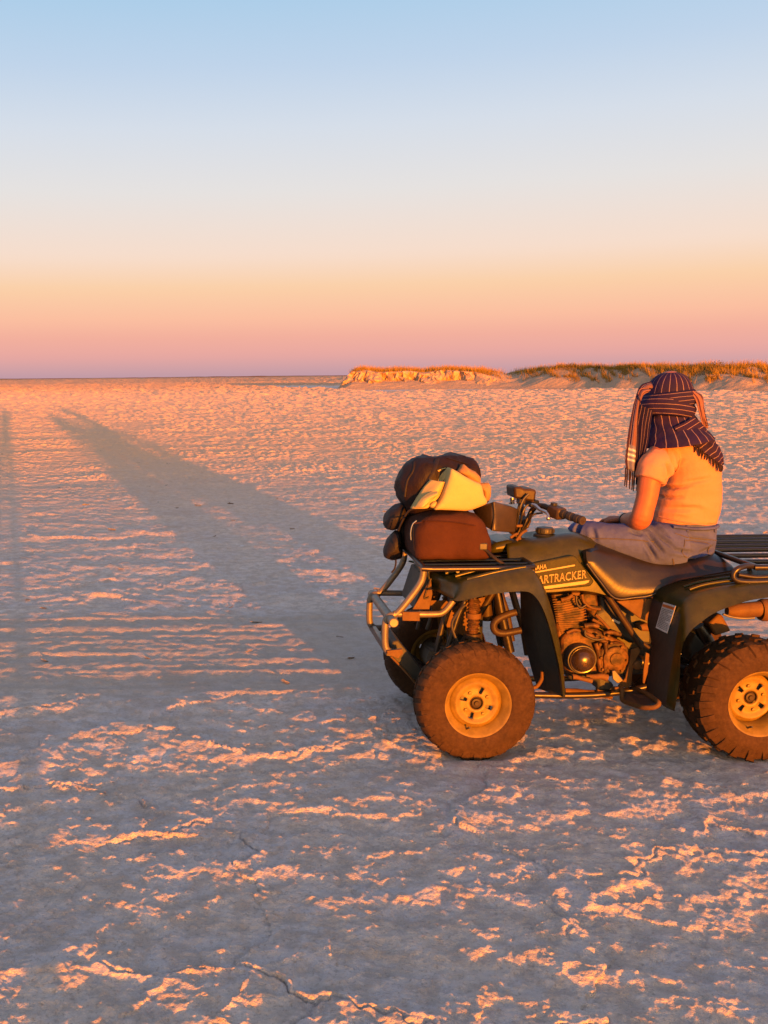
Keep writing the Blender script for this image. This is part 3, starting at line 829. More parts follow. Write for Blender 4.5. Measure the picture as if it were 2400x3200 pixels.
B_ = [(-0.3395, -0.1, 0.6526), (-0.2966, -0.1, 0.6482), (-0.2498, -0.1, 0.6438), (-0.199, -0.1, 0.6373), (-0.1407, -0.1, 0.6386), (-0.0786, -0.1, 0.6439), (-0.0241, -0.1, 0.6434), (0.0345, -0.1, 0.6348), (0.0974, -0.1, 0.6203)]
n = 30
rows = []
for t, u, m_, l, b in zip(*[crom(k, n) for k in (T_, U_, M_, L_, B_)]):
    um = u.lerp(m_, 0.12); tu = t.lerp(u, 0.55) + V((0, 0, 0.012)); tu2 = t.lerp(u, 0.86) + V((0, -.004, 0.006))
    half = [b, l, l.lerp(m_, 0.5) + V((0, -.004, 0)), m_, u.lerp(m_, 0.45) + V((0, -.004, 0)), um + V((0, -.006, 0)), tu2, tu]
    rows.append(half + [t] + [V((p.x, -p.y, p.z)) for p in half[::-1]])
v, f = loft_geo(rows)
tank = mk('fuel_tank', v, f, M['green'], bike, solid=0.005, angle=60)
sc = prism('side_cover', [(-0.3317, -0.203, 0.7902), (-0.2753, -0.203, 0.8011), (-0.1135, -0.203, 0.8309), (-0.1003, -0.203, 0.8311), (-0.0899, -0.203, 0.8253), (-0.0589, -0.203, 0.7854), (-0.0077, -0.203, 0.7154), (-0.0232, -0.203, 0.6943), (-0.0895, -0.203, 0.6881), (-0.2259, -0.203, 0.6779), (-0.3094, -0.203, 0.6772)], 0.02, M['green_matt'], bike, bevel=0.006)
dv = -.2065
tx = text_geo("YAMAHA", (-0.3093, -0.2065, 0.7636), (-0.2204, -0.2065, 0.7773), 0.0205, 0.0012, 0.012)
mk('lettering', *tx, M['decal'], sc, smooth=False)
p0, p1 = V((-0.2938, -0.2065, 0.7026)), V((-0.0446, -0.2065, 0.7327))
mk('lettering', *text_geo("BEARTRACKER", p0, p1, 0.0365, 0.0008, 0.016, spacing=1.06), M['decal'], sc, smooth=False)
e = (p1 - p0).normalized()
mk('lettering_fill', *text_geo("BEARTRACKER", p0 + e * 0.0022 + V((0, -.0004, 0.0035)), p1 - e * 0.0022 + V((0, -.0004, 0.0035)), 0.0295, 0.0010, -0.004, spacing=1.06), M['decal_dark'], sc, smooth=False)
prism('stripe', [(-0.283, -0.2075, 0.7612), (-0.0986, -0.2075, 0.7931), (-0.0963, -0.2075, 0.79), (-0.0991, -0.2075, 0.7862), (-0.2828, -0.2075, 0.7551)], 0.004, M['decal'], sc, bevel=0)
prism('stripe', [(-0.2809, -0.2075, 0.691), (-0.0309, -0.2075, 0.7231), (-0.0351, -0.2075, 0.7139), (-0.05, -0.2075, 0.7064), (-0.2805, -0.2075, 0.6779)], 0.004, M['decal'], sc, bevel=0)
tc = V((-0.174, -0.03, 0.9037)) + V((0, 0, 0.018))
rev('filler_neck', [(-.02, 0.052), (-.004, 0.050), (0.0, 0.044), (0.0, 0.03)], tc + V((0, 0, -0.018)), M['black_plastic'], tank, axis='Z', n=28)
pr = []
cap = rev('fuel_cap', [(-.016, 0.037), (-.012, 0.0385), (0.004, 0.0385), (0.010, 0.034), (0.012, 0.02), (0.010, 0.001)], tc, M['black_plastic'], bike, axis='Z', n=28)
geos = []
for k in range(14):
    a = 2 * math.pi * k / 14
    geos.append(box_geo(tc + V((0.0385 * math.cos(a), 0.0385 * math.sin(a), -0.004)), 0.006, 0.009, 0.016, Matrix.Rotation(a, 3, 'Z')))
v, f = join_geo(geos); mk('cap_ridges', v, f, M['black_plastic'], cap, smooth=False)

# ---- seat
S_top = [(0.0191, -0.155, 0.8513), (0.0386, -0.155, 0.8477), (0.0917, -0.155, 0.8304), (0.1645, -0.155, 0.8061), (0.2706, -0.155, 0.7836), (0.3539, -0.155, 0.776), (0.4364, -0.155, 0.7858), (0.5075, -0.155, 0.8002), (0.5743, -0.155, 0.7916), (0.6232, -0.155, 0.7574)]
S_bot = [(-0.0549, -0.215, 0.8434), (-0.0478, -0.215, 0.7991), (0.0126, -0.215, 0.7207), (0.0813, -0.215, 0.6453), (0.1689, -0.215, 0.6466), (0.2451, -0.215, 0.6586), (0.3306, -0.215, 0.7018), (0.417, -0.215, 0.7243), (0.5036, -0.215, 0.74), (0.5929, -0.215, 0.7546)]
n = 40
rows = []
for t, b in zip(crom(S_top, n), crom(S_bot, n)):
    half = [b + V((0, 0.03, -0.006)), b, b + V((0, -.006, 0.010)), b.lerp(t, 0.35) + V((0, -.012, 0)), b.lerp(t, 0.7) + V((0, -.012, 0.004)), b.lerp(t, 0.92) + V((0, -.004, 0.004)), V((t.x, t.y * 0.85, t.z + 0.012)), V((t.x, t.y * 0.45, t.z + 0.022))]
    rows.append(half + [V((t.x, 0, t.z + 0.025))] + [V((p.x, -p.y, p.z)) for p in half[::-1]])
v, f = loft_geo(rows)
k = len(rows[0]); f.append(tuple(range(k))); f.append(tuple((n - 1) * k + i for i in range(k))[::-1])
seat = mk('seat', v, f, M['vinyl'], bike, angle=70)
tube('seat_piping', [V(p) + V((-.004, -.006, 0)) for p in S_bot[1:7]], 0.0055, M['black_steel'], seat, seg=8)
prism('seat_side_panel', [(0.0966, -0.195, 0.625), (0.2558, -0.195, 0.6368), (0.2488, -0.195, 0.5852), (0.2346, -0.195, 0.5334), (0.2036, -0.195, 0.5462)], 0.02, M['bracket'], bike, bevel=0.003)

# ---- rear rack
rk = V((0.5981, -0.35, 0.809)); Zq = rk.z; xq = rk.x
v, f = tube_geo([V(p) for p in [(xq, -.36, Zq), (xq, 0, Zq), (xq, .36, Zq), (xq + .04, .40, Zq), (xq + .5, .40, Zq), (xq + .55, .36, Zq), (xq + .55, -.36, Zq), (xq + .5, -.40, Zq), (xq + .04, -.40, Zq)]], 0.0125, 10, True, 90)
rr_ = mk('rear_rack', v, f, M['black_steel'], bike, angle=60)
for vv in (-.27, -.12, .03, .13, .23, .31):
    rack_tube('rack_slat', [V((xq, vv, Zq)), V((xq + .55, vv, Zq))], 0.011, rr_)
gl = [(0.6061, -0.38, 0.8064), (0.5557, -0.4, 0.8171), (0.5067, -0.42, 0.8097), (0.487, -0.42, 0.7887), (0.4898, -0.42, 0.7675), (0.5176, -0.42, 0.7556), (0.5803, -0.42, 0.7528), (0.6531, -0.42, 0.7552), (0.7312, -0.42, 0.757)]
tube('rack_side_loop', gl, 0.012, M['black_steel'], rr_, seg=10)
tube('rack_side_loop', mir(gl), 0.012, M['black_steel'], rr_, seg=10)
tube('rack_side_loop', [(0.516, -0.4, 0.7792), (0.59, -0.4, 0.7678), (0.6631, -0.4, 0.7697), (0.7415, -0.4, 0.7715)], 0.010, M['black_steel'], rr_, seg=10)
for vv in (-.22, .22):
    rack_tube('rack_leg', [V((xq + .06, vv, Zq)), V((xq + .06, vv, Zq - .10))], 0.010, rr_)

# ---- handlebar, switchgear, cables
hbp = [V(p) for p in [(-0.2643, -0.03, 0.9363), (-0.2545, -0.045, 0.9759), (-0.251, -0.08, 1.016), (-0.2451, -0.12, 1.039), (-0.2314, -0.16, 1.046), (-0.214, -0.2, 1.04), (-0.1929, -0.25, 1.03)]]
gp = [V((-0.1929, -0.25, 1.03)), V((-0.1345, -0.385, 1.011))]
full = mir([tuple(p) for p in (hbp + [gp[1]])[::-1]])
bar = tube('handlebar', [V(p) for p in full] + hbp + [gp[1]], 0.0125, M['frame'], bike, seg=10)
for sgn in (1, -1):
    a = V((gp[0].x, sgn * gp[0].y, gp[0].z)); b = V((gp[1].x, sgn * gp[1].y, gp[1].z)); d = (b - a).normalized()
    prof = []
    L = (b - a).length
    C = [a + d * (L * t) for t in (0.12, 0.16, 0.17, 0.30, 0.31, 0.44, 0.45, 0.58, 0.59, 0.72, 0.73, 0.86, 0.87, 0.97, 1.0)]
    Rg = [0.022, 0.022, 0.0185, 0.0185, 0.0165, 0.0165, 0.0185, 0.0185, 0.0165, 0.0165, 0.0185, 0.0185, 0.0165, 0.0195, 0.018]
    rows = []
    up = V((0, 0, 1)); N = (up - d * up.dot(d)).normalized(); Bn = d.cross(N)
    for c, r in zip(C, Rg):
        rows.append([c + (N * math.cos(2 * math.pi * s / 14) + Bn * math.sin(2 * math.pi * s / 14)) * r for s in range(14)])
    v, f = loft_geo(rows, True); f.append(tuple(range(14))); f.append(tuple((len(rows) - 1) * 14 + s for s in range(14)))
    mk('grip', v, f, M['grip'], bar, angle=30)
    h0 = V((hbp[5].x, sgn * hbp[5].y, hbp[5].z)); h1 = a + d * (L * 0.16)
    dd = (h1 - h0)
    rot = dd.to_track_quat('X', 'Z').to_matrix()
    hs = mk('switch_housing', *box_geo(h0 + dd * 0.55 + V((0, 0, -0.004)), dd.length * 0.95, 0.050, 0.052, rot), M['frame'], bar, bevel=0.010)
    mk('switch_button', *box_geo(h0 + dd * 0.35 + V((0, 0, 0.026)), 0.022, 0.022, 0.014, rot), M['black_plastic'], hs, bevel=0.003)
    lv = [V((p[0], sgn * p[1], p[2])) for p in [(-0.2657, -0.13, 1.047), (-0.2586, -0.15, 1.045), (-0.2514, -0.2, 1.033), (-0.2426, -0.245, 1.029), (-0.2407, -0.27, 1.018), (-0.2428, -0.275, 1.008)]]
    lev = tube('brake_lever', lv, [0.010, 0.0085, 0.0075, 0.0065, 0.006, 0.006], M['chrome'], bar, seg=8)
    mk('lever_end', *ball_geo(lv[-1], 0.0095, 0.0095, 0.0095, 12, 8), M['chrome'], lev)
st = [V(p) for p in [(-0.3031, 0, 0.8885), (-0.2823, 0, 0.9202), (-0.2633, 0, 0.9459), (-0.2481, 0, 0.9636)]]
tube('steering_stem', st, [0.030, 0.026, 0.020, 0.022], M['frame'], bike, seg=12)
prism('bar_clamp', [(-0.2734, -0.05, 0.9689), (-0.2562, -0.05, 0.9825), (-0.2402, -0.05, 0.9666), (-0.2546, -0.05, 0.9273), (-0.2743, -0.05, 0.9354)], 0.10, M['frame'], bike, bevel=0.006)
pod = prism('instrument_pod', [(-0.3344, -0.08, 1.121), (-0.3044, -0.08, 1.122), (-0.2849, -0.08, 1.113), (-0.2579, -0.08, 1.113), (-0.2319, -0.08, 1.107), (-0.2346, -0.08, 1.084), (-0.2368, -0.08, 1.053), (-0.2678, -0.08, 1.058), (-0.2912, -0.08, 1.065), (-0.3299, -0.08, 1.071)], 0.13, M['frame'], bike, bevel=0.010)
mk('pod_bracket', *box_geo(V((-0.2363, -0.03, 1.043)), 0.035, 0.10, 0.035), M['bracket'], pod, bevel=0.005)
tube('brake_reservoir', [V((-0.3002, 0.06, 1.058)), V((-0.2985, 0.06, 1.028))], 0.011, M['chrome'], pod, seg=10)
for pts, r in (([(-0.275, -0.1, 1.092), (-0.2973, -0.1, 1.067), (-0.3132, -0.1, 1.021), (-0.3142, -0.07, 0.9623), (-0.3136, -0.02, 0.9116)], 0.0055), ([(-0.2615, -0.11, 1.051), (-0.2879, -0.11, 1.038), (-0.3041, -0.11, 0.9989), (-0.299, -0.06, 0.945), (-0.3026, -0.03, 0.9051)], 0.0045), ([(-0.2173, -0.12, 1.009), (-0.2479, -0.12, 1.006), (-0.2666, -0.12, 0.9922), (-0.2661, -0.06, 0.9486), (-0.283, -0.03, 0.9048)], 0.0045),
               ([(-0.2907, -0.04, 1.064), (-0.3011, -0.04, 1.021), (-0.3075, -0.04, 0.9738), (-0.304, 0.02, 0.9174)], 0.0045), ([(-0.2543, -0.09, 1.019), (-0.269, -0.09, 0.9959), (-0.2833, -0.09, 0.957), (-0.3043, -0.05, 0.8923)], 0.004)):
    tube('control_cable', pts, r, M['cable'], bike, seg=7)
mk('cable_clip', *box_geo(V((-0.304, -0.07, 0.9465)), 0.03, 0.02, 0.012), M['bracket'], bike, bevel=0.003)
hull('steering_shroud', [*[(-0.4295, -0.11, 0.8718), (-0.3605, -0.11, 0.8867), (-0.3023, -0.11, 0.8744), (-0.3321, -0.11, 0.8356), (-0.4438, -0.11, 0.8251)], *[(p[0], .11, p[2]) for p in [(-0.4295, -0.11, 0.8718), (-0.3605, -0.11, 0.8867), (-0.3023, -0.11, 0.8744), (-0.3321, -0.11, 0.8356), (-0.4438, -0.11, 0.8251)]]], M['green'], bike, bevel=0.02)
for pts in ([(-0.3561, -0.12, 0.9), (-0.3372, -0.12, 0.9134), (-0.3219, -0.12, 0.9152), (-0.3136, -0.12, 0.8917)], [(-0.3318, -0.13, 0.8896), (-0.3097, -0.13, 0.9205), (-0.2872, -0.13, 0.9357)]):
    tube('cable_bracket', pts, 0.007, M['bracket'], bike, seg=8)

# ---- front suspension and frame seen in the wheel arch
for sgn in (1, -1):
    def mm(pts): return [V((p[0], sgn * p[1], p[2])) for p in pts]
    sa, sb = mm([(-0.5391, -0.23, 0.6657), (-0.5468, -0.25, 0.4733)])
    prof = []
    sh = tube('shock_absorber', [sa, sb], 0.012, M['alloy'], bike, seg=12)
    d = sb - sa
    rows = []
    for k in range(64):
        t = k / 63
        r = 0.0265 - 0.002 * t + 0.0035 * math.cos(t * 2 * math.pi * 9)
        if t < 0.04 or t > 0.97: r = 0.02
        rows.append([sa + d * (0.06 + 0.80 * t) + V((math.cos(a) * r, math.sin(a) * r, 0)) for a in [2 * math.pi * s / 16 for s in range(16)]])
    v, f = loft_geo(rows, True); mk('shock_boot', v, f, M['alloy'], sh, angle=60)
    rev('shock_collar', [(-.012, 0.0), (-.012, 0.032), (0.012, 0.034), (0.012, 0.0)], sa + d * 0.45, M['bracket'], sh, axis='Z', n=18)
    rev('shock_collar', [(-.010, 0.0), (-.010, 0.034), (0.010, 0.034), (0.010, 0.0)], sa + d * 0.90, M['frame'], sh, axis='Z', n=18)
    tube('frame_tube', mm([(-0.4207, -0.1, 0.65), (-0.4701, -0.1, 0.564), (-0.5166, -0.1, 0.4775), (-0.5636, -0.1, 0.4031)]), 0.014, M['frame'], bike)
    tube('frame_tube', mm([(-0.6512, -0.2, 0.5891), (-0.6705, -0.2, 0.5164), (-0.6923, -0.2, 0.4068)]), 0.013, M['black_steel'], bike)
    tube('frame_tube', mm([(-0.5704, -0.2, 0.6366), (-0.6031, -0.2, 0.5582), (-0.6335, -0.2, 0.449), (-0.6476, -0.2, 0.4063)]), 0.012, M['black_steel'], bike)
    tube('frame_tube', mm([(-0.3912, -0.06, 0.6412), (-0.3668, -0.06, 0.5286), (-0.3255, -0.06, 0.3646)]), 0.022, M['black_steel'], bike)
    tube('frame_tube', mm([(-0.3421, -0.12, 0.6595), (-0.3156, -0.12, 0.5731), (-0.289, -0.12, 0.4925), (-0.2641, -0.12, 0.3679)]), 0.015, M['frame'], bike)
    ug = mm([(-0.3668, -0.27, 0.5993), (-0.4044, -0.27, 0.5878), (-0.4419, -0.27, 0.5703), (-0.4607, -0.27, 0.5495), (-0.4601, -0.27, 0.5256), (-0.4462, -0.27, 0.5104), (-0.4139, -0.27, 0.5059), (-0.344, -0.27, 0.5184)])
    tube('foot_guard', ug, 0.016, M['frame'], bike, seg=12)
    prism('inner_guard', mm([(-0.6334, -0.1, 0.5409), (-0.5681, -0.1, 0.6083), (-0.4565, -0.1, 0.6288), (-0.4695, -0.1, 0.5392), (-0.534, -0.1, 0.4403), (-0.5711, -0.1, 0.4656), (-0.6129, -0.1, 0.4286)]), 0.004 * sgn, M['bracket'], bike, bevel=0)
    prism('inner_guard', mm([(-0.7118, -0.12, 0.6204), (-0.6395, -0.12, 0.6197), (-0.6151, -0.12, 0.6071), (-0.6322, -0.12, 0.558), (-0.6928, -0.12, 0.5679)]), 0.004 * sgn, M['bracket'], bike, bevel=0)
    z0 = 0.245
    for dx in (-.09, .10):
        tube('wishbone', [V((AX_F + dx, sgn * .08, 0.27)), V((AX_F + dx * 0.2, sgn * .34, 0.22))], 0.012, M['frame'], bike)
    tube('knuckle', [V((AX_F, sgn * .335, 0.16)), V((AX_F, sgn * .33, 0.33))], 0.024, M['frame'], bike, seg=12)
    tube('tie_rod', [V((AX_F - 0.05, sgn * .05, 0.33)), V((AX_F - 0.05, sgn * .32, 0.29))], 0.008, M['steel'], bike)
    tube('brake_hose', mm([(-0.6108, -0.29, 0.4545), (-0.6351, -0.29, 0.5026), (-0.6479, -0.29, 0.5564), (-0.6199, -0.29, 0.6096), (-0.5915, -0.29, 0.6389)]), 0.006, M['cable'], bike, seg=7)
    tube('guard_stay', mm([(-0.2544, -0.3, 0.3424), (-0.2563, -0.3, 0.3093), (-0.2757, -0.3, 0.2764), (-0.2989, -0.3, 0.2676)]), 0.009, M['bracket'], bike, seg=8)
for vv in (-.13, .13):
    tube('frame_rail', [V((-.75, vv, 0.30)), V((-.60, vv, 0.21)), V((-.30, vv, 0.185)), V((.10, vv, 0.185)), V((.45, vv, 0.26))], 0.015, M['black_steel'], bike)
rev('headstock', [(-.12, .02), (-.12, .03), (.16, .03), (.16, .02)], (-.42, 0, .62), M['frame'], bike, axis='Z', n=16)
mk('front_frame', *box_geo((-.52, 0, .52), .14, .14, .34), M['black_plastic'], bike, bevel=0.02)

# ---- engine
eng = prism('engine', [(-0.1164, -0.125, 0.4362), (-0.0937, -0.125, 0.4669), (-0.0253, -0.125, 0.4861), (0.044, -0.125, 0.481), (0.1147, -0.125, 0.4426), (0.1743, -0.125, 0.4153), (0.1932, -0.125, 0.3484), (0.1819, -0.125, 0.2882), (0.1305, -0.125, 0.2687), (0.0438, -0.125, 0.2651), (-0.0782, -0.125, 0.2731), (-0.1105, -0.125, 0.3293)], 0.25, M['alloy'], bike, bevel=0.012)
ca_, cb_ = V((-0.087, 0, 0.6252)), V((-0.0497, 0, 0.4438))
ddir = (cb_ - ca_)
for k in range(18):
    t = k / 17
    c = ca_ + ddir * t
    w = 0.138 - (0.015 if t > 0.6 else 0)
    tilt = rad(-10 + 26 * max(0, t - 0.45) * 1.8)
    mk('cooling_fin', *box_geo(c, w, 0.21, 0.0034, Matrix.Rotation(tilt, 3, 'Y')), M['alloy'], eng, smooth=False)
mk('cylinder', *box_geo(ca_ + ddir * 0.5, 0.131, 0.196, ddir.length * 1.02, Matrix.Rotation(rad(-6), 3, 'Y')), M['alloy'], eng, bevel=0.01)
mk('cylinder_head', *box_geo(V((-0.0873, 0, 0.6343)), 0.13, 0.18, 0.045, Matrix.Rotation(rad(-10), 3, 'Y')), M['alloy'], eng, bevel=0.012)
dc = V((-0.036, -0.16, 0.3553))
rev('cover_flange', [(0.06, 0.05), (0.05, 0.066), (0.0, 0.068), (-.012, 0.064), (-.014, 0.05)], dc, M['black_plastic'], eng, n=36)
dome = rev('starter_cover', [(0.0, 0.0600), (-.014, 0.0595), (-.022, 0.0570), (-.0215, 0.0535), (-.024, 0.0525), (-.040, 0.0465), (-.052, 0.036), (-.058, 0.024), (-.060, 0.010), (-.0605, 0.0004)], dc, M['dome'], eng, n=40, angle=60)
tx, fx = text_geo("YAMAHA", dc + V((-0.037, -.050, -0.016)), dc + V((0.042, -.050, -0.022)), 0.017, 0.012, 0.02)
out = []
for p in tx:
    d = V((p.x - dc.x, 0, p.z - dc.z)).length
    base = -0.060 * math.sqrt(max(0.02, 1 - (d / 0.0565) ** 2))
    p.y = dc.y + base + (p.y - (dc.y - .050)) * 0.25 + 0.0005
    out.append(p)
mk('lettering', out, fx, M['alloy'], dome, smooth=False)
cc = V((0.1208, -0.13, 0.3528))
rev('clutch_cover', [(0.02, 0.075), (-.010, 0.074), (-.016, 0.068), (-.016, 0.058), (-.026, 0.055), (-.030, 0.046), (-.030, 0.030), (-.036, 0.028), (-.037, 0.001)], cc, M['alloy'], eng, n=36)
for p in [(0.0472, -0.14, 0.4206), (0.054, -0.14, 0.3585), (0.0626, -0.14, 0.3051), (0.0967, -0.14, 0.4245), (0.1449, -0.14, 0.4063), (0.1646, -0.14, 0.3485), (0.1493, -0.14, 0.2997), (0.0306, -0.14, 0.4606), (0.0823, -0.14, 0.46)]:
    rev('case_bolt', [(-.02, 0.001), (-.02, 0.006), (-.012, 0.008), (0.02, 0.008)], p, M['alloy'], eng, n=8, angle=20)
for pts, r in (([(0.032, -0.14, 0.4252), (0.049, -0.14, 0.3763), (0.0529, -0.14, 0.3319), (0.0635, -0.14, 0.2828)], 0.012), ([(0.0712, -0.15, 0.4274), (0.0783, -0.15, 0.3788), (0.077, -0.15, 0.3345), (0.0767, -0.15, 0.29)], 0.009), ([(-0.0226, -0.14, 0.5008), (0.0117, -0.14, 0.5049), (0.042, -0.14, 0.5002)], 0.012), ([(-0.0171, -0.14, 0.4699), (0.0311, -0.14, 0.4473), (0.0837, -0.14, 0.4247)], 0.010), ([(0.0688, -0.13, 0.4621), (0.1031, -0.13, 0.4683), (0.1467, -0.13, 0.4568)], 0.010)):
    tube('case_rib', pts, r, M['alloy'], eng, seg=10)
prism('carburettor', [(-0.0218, -0.1, 0.637), (0.0166, -0.1, 0.6498), (0.0475, -0.1, 0.6319), (0.0559, -0.1, 0.5832), (0.0373, -0.1, 0.5613), (0.0158, -0.1, 0.5571), (-0.0197, -0.1, 0.5796)], 0.14, M['alloy'], eng, bevel=0.010)
rev('float_bowl', [(-.02, 0.001), (-.02, 0.022), (0.02, 0.026), (0.02, 0.001)], V((0.0396, -0.06, 0.5476)), M['alloy'], eng, axis='Z', n=16)
prism('coil', [(-0.075, -0.12, 0.6594), (-0.0385, -0.12, 0.659), (-0.0355, -0.12, 0.6371), (-0.0546, -0.12, 0.6307), (-0.0742, -0.12, 0.6353)], 0.04, M['bracket'], eng, bevel=0.004)
prism('intake_block', [(-0.0506, -0.09, 0.5732), (-0.0108, -0.09, 0.5551), (0.0039, -0.09, 0.5105), (-0.0121, -0.09, 0.4706), (-0.0472, -0.09, 0.4798), (-0.0664, -0.09, 0.529)], 0.12, M['alloy'], eng, bevel=0.012)
for pts, r in (([(-0.0621, -0.14, 0.6395), (-0.0587, -0.14, 0.6066), (-0.0407, -0.14, 0.5845), (-0.0176, -0.14, 0.5974)], 0.0055), ([(-0.0329, -0.13, 0.6436), (-0.023, -0.13, 0.6084), (0.0124, -0.13, 0.5817), (0.0514, -0.13, 0.5747)], 0.0065), ([(-0.0456, -0.12, 0.6196), (-0.0274, -0.12, 0.593), (0.0247, -0.12, 0.5837), (0.0529, -0.12, 0.579)], 0.005), ([(-0.0214, -0.15, 0.4857), (-0.0161, -0.15, 0.4592), (0.0276, -0.15, 0.4411), (0.0662, -0.15, 0.4451)], 0.006), ([(-0.1265, -0.13, 0.6183), (-0.1009, -0.13, 0.6246), (-0.0757, -0.13, 0.6396)], 0.010),
               ([(0.0232, -0.15, 0.5555), (0.0544, -0.15, 0.5245), (0.0858, -0.15, 0.4912)], 0.007), ([(0.0128, -0.14, 0.5313), (0.0457, -0.14, 0.5155), (0.0829, -0.14, 0.4975)], 0.007), ([(0.0672, -0.14, 0.6228), (0.0949, -0.14, 0.5743), (0.1219, -0.14, 0.5433)], 0.006), ([(-0.0919, -0.12, 0.4656), (-0.0578, -0.12, 0.4786), (-0.0229, -0.12, 0.4716)], 0.007)):
    tube('engine_hose', pts, r, M['bracket'] if r > 0.006 else M['cable'], eng, seg=8)
prism('airbox', [(0.0599, -0.09, 0.634), (0.1213, -0.09, 0.6157), (0.303, -0.09, 0.5295), (0.3092, -0.09, 0.3957), (0.2084, -0.09, 0.4057), (0.1367, -0.09, 0.4511), (0.0482, -0.09, 0.4877), (0.0415, -0.09, 0.5501), (0.0713, -0.09, 0.5631)], 0.2, M['black_plastic'], bike, bevel=0.015)
mk('airbox_sticker', [(0.1233, -0.0945, 0.5236), (0.1579, -0.0945, 0.5064), (0.1527, -0.0945, 0.4966), (0.1202, -0.0945, 0.5139)], [(0, 1, 2, 3)], M['paper'], bike, smooth=False, solid=0.0005)
mk('gearbox_shadow_plate', *box_geo((.25, .05, .40), .42, .02, .36), M['black_plastic'], bike, bevel=0.01)  # dark plate added to fill the gap behind the engine with shade
bpy.data.objects['gearbox_shadow_plate'].name = 'engine_shade_plate'
tube('frame_diagonal', [(-0.0158, -0.165, 0.7591), (0.0381, -0.165, 0.685), (0.0787, -0.165, 0.6282), (0.147, -0.165, 0.5271), (0.1926, -0.165, 0.4609), (0.2315, -0.165, 0.4055)], 0.0125, M['frame'], bike, seg=10)
tube('frame_diagonal', [(0.107, -0.15, 0.6027), (0.1755, -0.15, 0.5012), (0.2212, -0.15, 0.4391), (0.2681, -0.15, 0.4011)], 0.008, M['frame'], bike, seg=10)
prism('frame_bracket', [(0.1847, -0.165, 0.3972), (0.2163, -0.165, 0.4101), (0.2238, -0.165, 0.3857), (0.206, -0.165, 0.3506), (0.1935, -0.165, 0.2932), (0.1917, -0.165, 0.2355), (0.1773, -0.165, 0.2201), (0.1316, -0.165, 0.2295), (0.1623, -0.165, 0.2669), (0.1774, -0.165, 0.3377)], 0.012, M['bracket'], bike, bevel=0.003)
rev('pivot_boss', [(-.02, .001), (-.02, .012), (-.012, .020), (.03, .022)], V((0.2126, -0.16, 0.3261)), M['bracket'], bike, n=18)
prism('rear_bracket', [(0.2388, -0.18, 0.3897), (0.2593, -0.18, 0.3807), (0.2558, -0.18, 0.297), (0.2432, -0.18, 0.244), (0.2344, -0.18, 0.2485), (0.2355, -0.18, 0.3192)], 0.01, M['bracket'], bike, bevel=0.003)
prism('battery_tray', [(0.2142, -0.16, 0.5033), (0.2522, -0.16, 0.516), (0.2832, -0.16, 0.4938), (0.2754, -0.16, 0.4763), (0.2239, -0.16, 0.479)], 0.06, M['bracket'], bike, bevel=0.01)
hull('brake_pedal_plate', [*[(0.0995, -0.17, 0.3023), (0.1136, -0.17, 0.3044), (0.1521, -0.17, 0.2574), (0.1291, -0.17, 0.2421), (0.1045, -0.17, 0.2646)], *[(p[0], -.16, p[2]) for p in [(0.0995, -0.17, 0.3023), (0.1136, -0.17, 0.3044), (0.1521, -0.17, 0.2574), (0.1291, -0.17, 0.2421), (0.1045, -0.17, 0.2646)]]], M['steel'], bike, bevel=0.003)
tube('gear_lever', [(-0.0876, -0.2, 0.2867), (-0.0748, -0.2, 0.2866), (-0.0445, -0.2, 0.2774), (-0.0005, -0.2, 0.2668)], [0.013, 0.010, 0.010, 0.012], M['bracket'], bike, seg=10)
tube('gear_linkage', [(-0.0166, -0.17, 0.2792), (0.0222, -0.17, 0.2766), (0.0523, -0.17, 0.2785), (0.0792, -0.17, 0.2715)], [0.008, 0.012, 0.014, 0.016], M['bracket'], bike, seg=10)
prism('sump', [(-0.0765, -0.12, 0.2739), (0.0716, -0.12, 0.2678), (0.1344, -0.12, 0.2223), (0.1315, -0.12, 0.1863), (0.0614, -0.12, 0.1961), (0.0553, -0.12, 0.2411), (-0.0712, -0.12, 0.2469)], 0.22, M['dark_shade_plastic'], bike, bevel=0.012)
for sgn in (1, -1):
    def mm(pts): return [V((p[0], sgn * p[1], p[2])) for p in pts]
    fp = tube('footrest', mm([(0.1143, -0.15, 0.2147), (0.1281, -0.18, 0.2222), (0.1314, -0.21, 0.2279), (0.1185, -0.25, 0.1947), (0.1279, -0.33, 0.2011), (0.1352, -0.42, 0.217), (0.1667, -0.45, 0.2266), (0.185, -0.455, 0.2393), (0.1883, -0.44, 0.2469), (0.1924, -0.34, 0.2444), (0.1973, -0.24, 0.2322), (0.2054, -0.16, 0.216)]), 0.0105, M['bracket'], bike, seg=10)
    prism('footrest_bracket', mm([(0.1025, -0.2, 0.2362), (0.1389, -0.2, 0.2358), (0.14, -0.2, 0.2093), (0.1057, -0.2, 0.2096)]), 0.02 * sgn, M['bracket'], fp, bevel=0.004)
    mk('footrest_tread', mm([(0.1165, -0.26, 0.1979), (0.1353, -0.41, 0.2179), (0.171, -0.44, 0.2274), (0.1866, -0.44, 0.2407), (0.1883, -0.34, 0.2423), (0.1889, -0.22, 0.2239), (0.1461, -0.2, 0.2158)]), [tuple(range(7))], M['black_plastic'], fp, smooth=False, solid=0.004)
far_r = [(0.0436, 0.26, 0.0746), (0.0863, 0.26, 0.0717), (0.129, 0.26, 0.0688), (0.2049, 0.26, 0.0631), (0.2764, 0.26, 0.0477)]
tube('heel_guard', far_r, [0.016, 0.018, 0.014, 0.018, 0.016], M['bracket'], bike, seg=10)
mk('heel_guard_lug', *box_geo(V((0.2059, 0.24, 0.0864)), 0.03, 0.03, 0.05), M['bracket'], bike, bevel=0.004)

